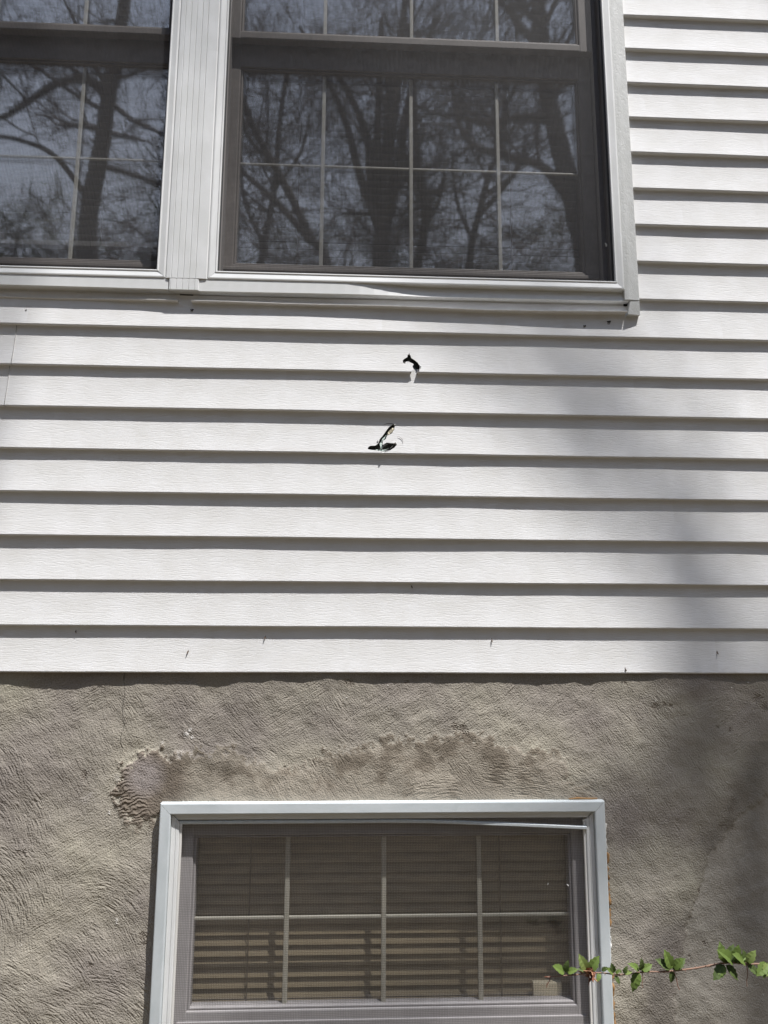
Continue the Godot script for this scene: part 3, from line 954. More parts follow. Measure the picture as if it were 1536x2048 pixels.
func upper_windows() -> void:
	var r := double_hung("right white framed double hung window, dark glass showing reflected bare trees", -0.3549, 0.6726, -0.305, 0.598, [-0.0855, 0.147, 0.3795], "LRTB")
	fascia(r, -0.3745, 0.685, 0.9025, 0.9080, 1.0)
	var l := double_hung("left white framed double hung window with faint blind lines, beside the fluted mullion", -1.475, -0.4560, -1.400, -0.490, [-1.1725, -0.945, -0.7175], "LRTB")
	fascia(l, -1.50, -0.4480, 0.9095, 0.9055, 0.0)
	# grained outer trim on the right, its end folded over past the sill
	var g := Geo.new()
	bar(g, Vector3(0.6857, 0.9088, 0), Vector3(0.6857, 2.27, 0), Vector3.RIGHT, PackedVector2Array([Vector2(-0.0129, -0.014), Vector2(0.025, -0.014), Vector2(0.025, 0.0045), Vector2(0.0235, 0.0060), Vector2(0.009, 0.0070), Vector2(-0.002, 0.0082), Vector2(-0.0129, 0.0082)]), 0, 0)
	var t := obj("side_trim", g, M.grained_trim, r)
	tag(t, "grey wood grained trim strip along the right side")
	g = Geo.new()
	var a := [Vector3(0.6870, 0.9086, 0.0060), Vector3(0.6870, 0.9086, -0.012), Vector3(0.7105, 0.9086, -0.012), Vector3(0.7105, 0.9086, 0.0050)]
	var b := [Vector3(0.6785, 0.8705, 0.0090), Vector3(0.6795, 0.8705, -0.011), Vector3(0.7108, 0.8715, -0.011), Vector3(0.7108, 0.8715, 0.0030)]
	g.prism(a, b)
	obj("folded_end", g, M.grained_trim, t)
	# fluted cover between the two windows
	var s := PackedVector2Array([Vector2(0, -0.02), Vector2(0, 0.009), Vector2(0.0025, 0.0110)])
	var x := 0.014
	for k in 5:
		s.append_array([Vector2(x - 0.0012, 0.0118), Vector2(x, 0.0098), Vector2(x + 0.0012, 0.0118)])
		x += 0.0145
	s.append_array([Vector2(0.0975, 0.0110), Vector2(0.1001, 0.009), Vector2(0.1001, -0.02)])
	g = Geo.new()
	bar(g, Vector3(-0.4555, 0.934, 0), Vector3(-0.4555, 2.24, 0), Vector3.RIGHT, s, 0, 0)
	var m := thing("mullion_cover", "white fluted mullion cover strip between the left and right upper windows", "trim", Vector3(-0.40, 0.9, 0))
	obj("fluted_strip", g, M.trim, m)
	g = Geo.new()
	var s2 := PackedVector2Array([Vector2(0, -0.015), Vector2(0, 0.0095), Vector2(0.0015, 0.0110)])
	x = 0.0
	for k in 5:
		x = 0.004 + k * 0.0145
		s2.append_array([Vector2(x - 0.001, 0.0115), Vector2(x, 0.0097), Vector2(x + 0.001, 0.0115)])
	s2.append_array([Vector2(0.0705, 0.0110), Vector2(0.072, 0.0095), Vector2(0.072, -0.015)])
	bar(g, Vector3(-0.4465, 0.9045, 0), Vector3(-0.4465, 0.9338, 0), Vector3.RIGHT, s2, 0, 0)
	obj("lower_end", g, M.trim, m)
	# header over both, out of the picture
	obj("head_trim", slab(-1.51, 0.7105, 2.245, 2.30, -0.015, 0.012), M.trim, r)

func basement_window() -> void:
	var w := thing("basement_window", "pale blue white framed basement window set low in the stucco wall", "window", Vector3(0.08, -0.79, 0.0))
	var x0 := -0.4025
	var x1 := 0.567
	var yt := -0.2745
	var yb := -0.79
	frame("casing", w, x0, x1, yb, yt, sec(0.0235, -0.02, 0.010, 0.0025), M.blue_trim)
	frame("inner_trim", w, x0 + 0.0238, x1 - 0.0238, yb + 0.0238, yt - 0.0238, PackedVector2Array([Vector2(0, -0.06), Vector2(0.0175, -0.06), Vector2(0.0175, -0.004), Vector2(0.0160, -0.0015), Vector2(0.0105, -0.0005), Vector2(0.010, -0.0022), Vector2(0.009, -0.0005), Vector2(0.0005, 0.001), Vector2(0, -0.001)]), M.trim, "LRB")
	var g := Geo.new()
	bar(g, Vector3(x0 + 0.0238, yt - 0.0238, 0), Vector3(x1 - 0.0238, yt - 0.0238, 0), Vector3.DOWN, sec(0.013, -0.06, -0.003, 0.0015))
	obj("inner_trim", g, M.trim, w)
	# the screen's top bar: sits straight on the left, sprung down and forward at its right end
	g = Geo.new()
	var n := 40
	var xa := x0 + 0.042
	var xb := x1 - 0.040
	for s in n:
		var rings := []
		for q in [float(s) / n, float(s + 1) / n]:
			var x := lerpf(xa, xb, q)
			var k := pow(clampf((x - 0.10) / 0.42, 0, 1), 1.5)
			var y := -0.3135 - k * 0.0155
			var z := -0.0025 + 0.0045 * smoothstep(0.15, 0.35, x)
			rings.append([Vector3(x, y, z - 0.009), Vector3(x, y - 0.0068, z - 0.009), Vector3(x, y - 0.0068, z - 0.0012), Vector3(x, y - 0.0056, z), Vector3(x, y - 0.0012, z), Vector3(x, y, z - 0.0012)])
		g.prism(rings[0], rings[1], s == 0 or s == n - 1)
	tag(obj("screen_bar", g, M.blue_trim, w), "screen bar bowed down at the right corner")
	frame("screen_frame", w, x0 + 0.0415, x1 - 0.0415, -0.7475, -0.3132, sec(0.0045, -0.011, -0.0035, 0.001), M.caulk, "LR")
	# sash
	sash_part(w, "sash", -0.3615, 0.5255, -0.742, -0.3145, 0.0285, 0.034, 0.0455, -0.052, -0.020, -0.030, [-0.130, 0.0817, 0.2930], [-0.5215], 0.0105, M.basement_sash, 2)
	g = Geo.new()
	bar(g, Vector3(-0.352, -0.716, 0), Vector3(0.516, -0.716, 0), Vector3.DOWN, sec(0.020, -0.0206, -0.0165, 0.0015), 0, 0)
	obj("bottom_rail", g, M.basement_sash, w)
	obj("insect_screen", sheet(x0 + 0.041, x1 - 0.041, yb + 0.041, -0.3155, -0.007), M.screen_low, w)
	obj("jamb", slab(x0 + 0.01, -0.362, yb + 0.02, yt - 0.02, -0.09, -0.0605), M.jamb, w)
	obj("jamb", slab(0.526, x1 - 0.01, yb + 0.02, yt - 0.02, -0.09, -0.0605), M.jamb, w)
	obj("jamb", slab(-0.36, 0.524, -0.313, yt - 0.02, -0.09, -0.0605), M.jamb, w)
	obj("inner_sill", slab(-0.41, 0.574, -0.775, -0.742, -0.30, -0.053), M.wood_sill, w)
	# foam and caulk squeezed out along the right side
	var r := RandomNumberGenerator.new()
	r.seed = 8
	for seg in [["foam_bead", -0.385, -0.545, 0.0062, M.sealant], ["foam_bead", -0.63, -0.76, 0.0048, M.sealant], ["caulk_bead", -0.325, -0.385, 0.0028, M.caulk], ["caulk_bead", -0.50, -0.60, 0.002, M.caulk]]:
		var pts := []
		var rad := []
		var y: float = seg[1]
		while y > seg[2]:
			pts.append(Vector3(x1 + 0.0015 + r.randf_range(-0.0008, 0.0035), y, -0.004 + r.randf_range(-0.003, 0.003)))
			rad.append(seg[3] * r.randf_range(0.35, 1.2))
			y -= r.randf_range(0.0035, 0.007)
		g = Geo.new()
		g.tube(pts, rad, 7)
		obj(seg[0], g, seg[4], w)
	g = Geo.new()
	g.tube([Vector3(0.49, yt + 0.002, -0.003), Vector3(0.51, yt + 0.004, -0.002), Vector3(0.53, yt + 0.003, -0.002), Vector3(0.555, yt + 0.003, -0.004)], [0.001, 0.0024, 0.0018, 0.0012], 7)
	obj("foam_bead", g, M.sealant, w)

func blind(label: String, x0: float, x1: float, y0: float, y1: float, z: float, pitch: float, depth: float, ang: float, mat: Material, cords: Array) -> void:
	var o := thing("window_blind", label, "blind", Vector3((x0 + x1) / 2, y0, z))
	var shared: ArrayMesh
	var k := 0
	var y := y0 + 0.022
	while y < y1 - 0.02:
		if shared == null:
			var g := Geo.new()
			var ca := cos(ang)
			var sa := sin(ang)
			var prev := []
			for s in 5:
				var u := (s / 4.0 - 0.5) * depth
				var bow := 0.0016 * (1.0 - pow(s / 2.0 - 1.0, 2))
				var p := Vector2(u * ca - bow * sa, u * sa + bow * ca)    # (z, y)
				var ring := [Vector3(x0, p.y, p.x), Vector3(x1, p.y, p.x), Vector3(x1, p.y - 0.0006, p.x), Vector3(x0, p.y - 0.0006, p.x)]
				if s:
					g.quad(prev[0], ring[0], ring[1], prev[1])
					g.quad(prev[3], prev[2], ring[2], ring[3])
				if s == 0 or s == 4:
					g.quad(ring[0], ring[1], ring[2], ring[3])
				prev = ring
			shared = g.mesh()
		var m := MeshInstance3D.new()
		m.mesh = shared
		m.material_override = mat
		m.name = "slat" if k == 0 else "slat_%03d" % k
		o.add_child(m, true)
		m.position = Vector3(0, y, z) - o.position
		m.rotation.z = rng.randf_range(-0.0012, 0.0012)
		m.rotation.x = rng.randf_range(-0.05, 0.05)
		y += pitch
		k += 1
	obj("bottom_rail", slab(x0, x1, y0 - 0.004, y0 + 0.009, z - 0.011, z + 0.011), mat, o)
	obj("head_rail", slab(x0, x1, y1 - 0.012, y1 + 0.02, z - 0.014, z + 0.014), mat, o)
	for c in cords:
		var g := Geo.new()
		g.tube([Vector3(c, y0 + 0.008, z + depth * 0.5 * absf(cos(ang)) + 0.003), Vector3(c, y1 - 0.013, z + depth * 0.5 * absf(cos(ang)) + 0.003)], [0.0012, 0.0012], 5)
		obj("cord", g, M.cord, o)

func interior() -> void:
	for rm in [["upper_room", -2.2, 2.5, 0.5, 2.7, -3.4, -0.142, M.room], ["basement_space", -2.2, 2.5, -1.22, 0.3, -3.2, -0.222, M.basement_room]]:
		var o := Node3D.new()
		o.name = numbered(rm[0])
		add_child(o)
		o.set_meta("kind", "structure")
		var a := Vector3(rm[1], rm[3], rm[5])
		var b := Vector3(rm[2], rm[4], rm[6])
		obj("back_wall", slab(a.x - 0.1, b.x + 0.1, a.y - 0.08, b.y + 0.08, a.z - 0.1, a.z), rm[7], o)
		obj("side_wall", slab(a.x - 0.1, a.x, a.y - 0.08, b.y + 0.08, a.z, b.z), rm[7], o)
		obj("side_wall", slab(b.x, b.x + 0.1, a.y - 0.08, b.y + 0.08, a.z, b.z), rm[7], o)
		obj("floor", slab(a.x, b.x, a.y - 0.08, a.y, a.z, b.z), rm[7], o)
		obj("ceiling", slab(a.x, b.x, b.y, b.y + 0.08, a.z, b.z), rm[7], o)
	blind("dim horizontal blind hanging behind the left upper window, its rail above the sill", -1.43, -0.462, 1.085, 2.16, -0.125, 0.0205, 0.024, 0.30, M.upper_slat, [-1.2, -0.66])
	blind("dim horizontal blind hanging behind the right upper window", -0.33, 0.63, 1.02, 2.16, -0.125, 0.0205, 0.024, 0.24, M.upper_slat, [-0.15, 0.42])
	blind("tan horizontal blind behind the basement window, lower slats sunlit", -0.352, 0.508, -0.708, -0.30, -0.078, 0.0213, 0.0235, -1.0, M.slat, [-0.215, 0.345])
	var bx := thing("small_box", "beige box on the inner sill at the right end of the basement blind", "box", Vector3(0.45, -0.742, -0.1))
	var g := Geo.new()
	rounded_block(g, Vector3(0.412, -0.735, -0.0655), Vector3(0.474, -0.666, -0.054), 0.004)
	obj("carton", g, M.beige_box, bx)
	g = Geo.new()
	rounded_block(g, Vector3(0.436, -0.735, -0.0535), Vector3(0.470, -0.694, -0.0505), 0.002)
	obj("small_carton", g, M.beige_box, bx)
	obj("base", slab(0.410, 0.478, -0.7418, -0.7355, -0.066, -0.0535), M.wood_sill, bx)

func rounded_block(g: Geo, a: Vector3, b: Vector3, c: float) -> void:
	var s := PackedVector2Array([Vector2(0, a.z), Vector2(b.y - a.y, a.z), Vector2(b.y - a.y, b.z - c), Vector2(b.y - a.y - c * 0.3, b.z - c * 0.3), Vector2(b.y - a.y - c, b.z), Vector2(c, b.z), Vector2(c * 0.3, b.z - c * 0.3), Vector2(0, b.z - c)])
	bar(g, Vector3(a.x, a.y, 0), Vector3(b.x, a.y, 0), Vector3.UP, s, 0, 0, 0.0)

# ---------------------------------------------------------------- small things on the wall
func insects() -> void:
	var spots := [
		[-0.6147, 0.0930, 1, "slender brown insect casing hanging under the second lowest siding edge, far left", 0.4],
		[-0.3609, 0.0490, 0, "slender brown insect casing on the lowest siding course, left of centre", -0.5],
		[-0.1906, 0.0815, 0, "slender brown insect casing at the shadow line, above the left half of the basement window", -0.35],
		[0.3261, 0.0775, 0, "slender brown insect casing at the shadow line, above the right half of the basement window", 0.1],
		[0.8517, 0.0515, 0, "stubby brown insect casing on the lowest siding course, near its right end", 0.1],
		[0.6315, 0.0130, 0, "brown insect casing at the very bottom edge of the siding", 0.25],
		[0.1408, 0.1990, 1, "brown insect casing hanging below the third siding edge, under the torn holes", 0.5]]
	for s in spots:
		var k := int(floor(s[1] / E)) if s[2] == 0 else int(round(s[1] / E)) - 1
		var z := face_z(s[0], s[1] - k * E, k)
		var o := thing("insect_casing", s[3], "insect casing", Vector3(s[0], s[1], z), "insect casings stuck on the siding")
		var g := Geo.new()
		var tip := Vector3(s[0] + s[4] * 0.006, s[1] - 0.0075, z + 0.0055)
		var top := Vector3(s[0], s[1], z - 0.0003)
		var p := []
		var rd := []
		for q in 7:
			p.append(top.lerp(tip, q / 6.0) + Vector3(sin(q * 1.7) * 0.0003, 0, 0))
			rd.append([0.0004, 0.0009, 0.0013, 0.0015, 0.0013, 0.0009, 0.0004][q])
		g.tube(p, rd, 7)
		obj("case", g, M.casing, o)
		g = Geo.new()
		g.tube([top + Vector3(0.0006, 0.0015, 0.0002), top, top.lerp(tip, 0.15)], [0.0003, 0.0006, 0.0007], 5)
		obj("silk_tie", g, M.caulk if s[2] else M.casing, o)
	for s in [[-0.7852, 0.8505, "tiny black dead insect on the top siding course, far left below the left window", 0.6], [-0.3915, 0.8605, "small black dead insect on the siding just below the fluted mullion", 1.1], [0.5720, 0.8418, "black dead insect on the siding below the right window's bent sill", 1.0], [0.6341, 0.8545, "dark curled dead insect on the siding left of the folded trim end", 1.4]]:
		var z := face_z(s[0], s[1] - 8 * E, 8)
		var o := thing("dead_insect", s[2], "insect", Vector3(s[0], s[1], z), "dead insects below the windows")
		var g := Geo.new()
		var q: float = s[3] * 0.0035
		var c := Vector3(s[0], s[1], z + q * 0.4)
		g.tube([c + Vector3(-q, 0.2 * q, 0), c + Vector3(-0.5 * q, 0, 0.2 * q), c, c + Vector3(0.6 * q, 0.25 * q, 0.1 * q), c + Vector3(q, 0.5 * q, -0.2 * q)], [q * 0.15, q * 0.45, q * 0.3, q * 0.5, q * 0.12], 6)
		obj("body", g, M.dark_bug, o)
		for l in [-0.5, 0.1, 0.5]:
			g = Geo.new()
			g.tube([c + Vector3(l * q, 0, 0), c + Vector3(l * q - 0.2 * q, -0.9 * q, 0.1 * q), c + Vector3(l * q - 0.5 * q, -1.3 * q, -0.35 * q)], [q * 0.12, q * 0.1, q * 0.06], 4)
			obj("leg", g, M.dark_bug, o)

func flecks() -> void:
	for s in [[0.438, -0.449, -0.0062, 0.0022, 0.5, "white paint fleck on the basement window screen, the left of two"], [0.482, -0.452, -0.0062, 0.0030, -0.7, "white paint fleck on the basement window screen beside its right frame"], [0.6385, 1.0655, -0.012, 0.0055, -0.35, "small white flake caught on the right upper window's dark right jamb"]]:
		var o := thing("paint_fleck", s[5], "fleck", Vector3(s[0], s[1], s[2]))
		var g := Geo.new()
		var d := Vector3(sin(s[4]), cos(s[4]), 0.15) * float(s[3])
		torn_strip(g, [Vector3(s[0], s[1], s[2] + 0.001) - d, Vector3(s[0] + 0.0004, s[1], s[2] + 0.0018), Vector3(s[0], s[1], s[2] + 0.001) + d], s[3] * 0.8)
		obj("flake", g, M.caulk, o)

func leaflet(parent: Node, base: Vector3, dir: Vector3, nrm: Vector3, ln: float, wd: float, mat: Material, sd: int, called := "leaf", crumple := 0.0) -> void:
	# a pointed, toothed leaflet folded along its midrib, tip curling down
	var r := RandomNumberGenerator.new()
	r.seed = sd
	dir = dir.normalized()
	var side := dir.cross(nrm).normalized()
	var up := side.cross(dir).normalized()
	var g := Geo.new()
	var n := 9
	var mid := []
	var le := []
	var ri := []
	var curl := r.randf_range(0.12, 0.45) + crumple * r.randf_range(-0.6, 0.8)
	var fold := r.randf_range(0.15, 0.4) + crumple
	for k in n + 1:
		var q := float(k) / n
		var w := wd * 0.5 * pow(sin(PI * pow(q, 0.8)), 0.8) * (1.0 if k % 2 else 0.82)
		if k == n:
			w = 0.0
		var c := base + dir * ln * q - up * ln * curl * q * q
		c += side * crumple * 0.003 * sin(q * 9.0 + sd)
		mid.append(c)
		le.append(c + side * w + up * w * fold - dir * (0.0 if k % 2 else ln * 0.035))
		ri.append(c - side * w + up * w * fold - dir * (0.0 if k % 2 else ln * 0.035))
	for k in n:
		g.quad(mid[k], mid[k + 1], le[k + 1], le[k])
		g.quad(ri[k], ri[k + 1], mid[k + 1], mid[k])
	var th := g.v.size()
	for k in th:
		g.v.append(g.v[k] - g.n[k] * 0.0002)
		g.n.append(-g.n[k])
		g.t.append(g.t[k])
	for k in range(0, th / 4 * 6, 3):
		g.i.append_array([g.i[k] + th, g.i[k + 2] + th, g.i[k + 1] + th])
	obj(called, g, mat, parent)

func bramble() -> void:
	var zc := 0.085
	var o := thing("bramble_cane", "thin thorny bramble cane with young green leaves crossing the basement window's right edge", "bramble", Vector3(1.9, GROUND, 0.35))
	var st := pairs([0.4059, -0.5976, 0.4648, -0.5921, 0.5172, -0.59, 0.5575, -0.5965, 0.6099, -0.5921, 0.6514, -0.59, 0.7037, -0.5845, 0.7452, -0.5801, 0.7877, -0.5769, 0.8292, -0.5801, 0.8718, -0.5812])
	var p := []
	var rd := []
	for k in st.size():
		p.append(Vector3(st[k].x, st[k].y, zc + 0.004 * sin(k * 1.3)))
		rd.append(lerpf(0.0010, 0.0021, k / 10.0))
	for e in [[1.02, -0.60, 0.10], [1.2, -0.63, 0.14], [1.42, -0.72, 0.2], [1.65, -0.88, 0.30], [1.82, -1.08, 0.33], [1.9, GROUND - 0.02, 0.35]]:
		p.append(Vector3(e[0], e[1], e[2]))
		rd.append(0.003 + 0.0005 * p.size() / 10.0)
	var fine := []
	var fr := []
	for k in p.size() - 1:
		for s in 4:
			var q := s / 4.0
			fine.append((p[k] as Vector3).cubic_interpolate(p[k + 1], p[maxi(k - 1, 0)], p[mini(k + 2, p.size() - 1)], q))
			fr.append(lerpf(rd[k], rd[k + 1], q) * (1.35 if s == 0 and k % 2 else 1.0))
	fine.append(p[-1])
	fr.append(rd[-1])
	var g := Geo.new()
	g.tube(fine, fr, 8)
	obj("stem", g, M.cane, o)
	var r := RandomNumberGenerator.new()
	r.seed = 12
	for k in range(3, 46, 2):
		var c: Vector3 = fine[k]
		var d := Vector3(r.randf_range(-0.5, 0.1), r.randf_range(-1, 1), r.randf_range(-0.4, 1.0)).normalized()
		g = Geo.new()
		g.tube([c, c + d * 0.003, c + d * 0.0055 + Vector3(0.001, 0, 0)], [0.0011, 0.0006, 0.0001], 5)
		obj("thorn", g, M.thorn, o)
	# clusters: x, y, number of leaflets, size, lean
	for cl in [[0.4452, -0.591, 3, 0.0229, 0.1], [0.491, -0.5889, 3, 0.0262, -0.5], [0.5172, -0.5889, 2, 0.0175, 0.3], [0.5455, -0.5943, 4, 0.0164, -0.2], [0.563, -0.5943, 3, 0.0142, 0.5], [0.599, -0.59, 4, 0.0251, 0.0], [0.6655, -0.5878, 5, 0.0273, 0.1], [0.7768, -0.578, 5, 0.0284, -0.3], [0.7943, -0.5769, 3, 0.0284, 0.2], [0.8205, -0.579, 4, 0.0284, 0.5], [0.8685, -0.5747, 3, 0.0284, -0.6], [0.982, -0.5801, 4, 0.0327, 0.2], [1.1456, -0.602, 4, 0.0327, -0.2]]:
		var b := Vector3(cl[0], cl[1], zc)
		for k in int(cl[2]):
			var a: float = lerpf(-1.15, 1.15, (k + 0.5) / float(cl[2])) + float(cl[4]) * 0.5 + r.randf_range(-0.2, 0.2)
			var d := Vector3(sin(a), cos(a) * 0.8 + 0.15, r.randf_range(0.05, 0.7))
			if r.randf() < 0.22:
				d.y = -0.5
			var s: float = cl[3] * r.randf_range(0.6, 1.3) * (1.4 if cl[0] > 0.74 else 1.12)
			var root := b + d * 0.004
			var nr := Vector3(r.randf_range(-0.4, 0.4), 0.75, 0.75)
			leaflet(o, root, d, nr, s, s * 0.62, M["leaf_%d" % (r.randi() % 3)], int(cl[0] * 1000.0) + k)
	# dry hanging stalks
	for s in [[0.4135, -0.5954, 0.4048, -0.615, 0], [0.6034, -0.5921, 0.6012, -0.6183, 1], [0.6677, -0.5878, 0.6775, -0.6238, 0], [0.8227, -0.5801, 0.8183, -0.6194, 1], [0.4081, -0.5965, 0.4015, -0.5954, 0]]:
		g = Geo.new()
		var a := Vector3(s[0], s[1], zc)
		var b := Vector3(s[2], s[3], zc + 0.004)
		g.tube([a, a.lerp(b, 0.4) + Vector3(0.0015, 0, 0.001), a.lerp(b, 0.75) - Vector3(0.0008, 0, 0), b], [0.0012, 0.0009, 0.0008, 0.0007], 5)
		obj("dry_stalk", g, M.cane if s[4] else M.dead, o)
	# the withered leaf that hangs as a brown tuft
	var c := Vector3(0.4975, -0.579, zc + 0.004)
	for k in 9:
		var a := (k / 8.0 - 0.5) * 1.5
		var d := Vector3(sin(a) * 0.8 - 0.25, -cos(a), r.randf_range(-0.3, 0.5))
		var root := c + Vector3(r.randf_range(-0.003, 0.003), r.randf_range(-0.006, 0.002), r.randf_range(-0.003, 0.003))
		leaflet(o, root, d, Vector3(r.randf_range(-1, 1), 0.3, r.randf_range(-0.6, 1)), r.randf_range(0.014, 0.027), r.randf_range(0.007, 0.012), M.dead if k % 3 else M.dead_tip, 700 + k, "withered_leaf", 0.9)

# ---------------------------------------------------------------- trees across the yard, seen in the glass
func limb_points(a: Array, z: float, dz := 0.0) -> Array:
	var p := []
	var n := a.size() / 2
	for k in n:
		p.append(Vector3(a[k * 2], a[k * 2 + 1], z + dz * k / maxf(1.0, n - 1)))
	return p

func smooth_path(p: Array, sub: int) -> Array:
	var o := []
	for k in p.size() - 1:
		for s in sub:
			o.append((p[k] as Vector3).cubic_interpolate(p[k + 1], p[maxi(k - 1, 0)], p[mini(k + 2, p.size() - 1)], s / float(sub)))
	o.append(p[-1])
	return o

func grow(g: Geo, a: Vector3, d: Vector3, ln: float, r0: float, depth: int, r: RandomNumberGenerator) -> void:
	# a crooked branch and, from it, thinner ones
	var n := 4
	var p := [a]
	var rd := [r0]
	var c := a
	for k in n:
		d = (d + Vector3(r.randf_range(-0.3, 0.3), r.randf_range(-0.2, 0.3), r.randf_range(-0.3, 0.3))).normalized()
		c += d * ln / n
		p.append(c)
		rd.append(r0 * (1.0 - 0.8 * (k + 1) / n))
	g.tube(p, rd, 3 if depth < 2 else 4, false)
	if depth <= 0:
		return
	for k in 2 + depth:
		var at := r.randi_range(1, n)
		var nd := (d + Vector3(r.randf_range(-1.1, 1.1), r.randf_range(-0.5, 1.0), r.randf_range(-0.9, 0.9))).normalized()
		grow(g, p[at], nd, ln * r.randf_range(0.45, 0.75), maxf(rd[at] * 0.6, 0.006), depth - 1, r)

func tree(label: String, z: float, limbs: Array, sd: int, twigs := 5, tw_len := 1.5, depth := 3, grp := "bare trees across the yard") -> void:
	# limbs: [points, first radius, last radius]; the first one is the trunk and is carried down to the ground
	var r := RandomNumberGenerator.new()
	r.seed = sd
	var first: Array = limbs[0][0]
	var o := thing("bare_tree", label, "tree", Vector3(first[0], GROUND, z), grp)
	var tg := Geo.new()
	var wg := Geo.new()
	for k in limbs.size():
		var L: Array = limbs[k]
		var p := limb_points(L[0], z, 0.0 if k == 0 else r.randf_range(-1.2, 1.2))
		if L[1] > L[2] and k == 0:
			var b: Vector3 = p[0]
			p.push_front(Vector3(b.x + (b.x - p[1].x) * 0.3, (b.y + GROUND) * 0.5, z))
			p.push_front(Vector3(b.x + (b.x - p[1].x) * 0.4, GROUND - 0.1, z))
		var fp := smooth_path(p, 5)
		var rd := []
		for q in fp.size():
			var u := float(q) / (fp.size() - 1)
			rd.append(lerpf(L[1], L[2], pow(u, 0.8)) * (1.0 + 0.5 * maxf(0.0, 0.12 - u) / 0.12 * (1.0 if k == 0 else 0.3)) * (1.0 + r.randf_range(-0.05, 0.05)))
		tg.tube(fp, rd, 9)
		for q in twigs * (2 if k == 0 else 1):
			var at: int = r.randi_range(int(fp.size() * (0.55 if k == 0 else 0.2)), fp.size() - 1)
			var d := Vector3(r.randf_range(-1, 1), r.randf_range(-0.2, 1), r.randf_range(-0.8, 0.8)).normalized()
			grow(wg, fp[at], d, tw_len * r.randf_range(0.6, 1.3), maxf(0.012, rd[at] * 0.4), depth, r)
	obj("trunk", tg, M.bark, o)
	obj("crown", wg, M.twig, o)

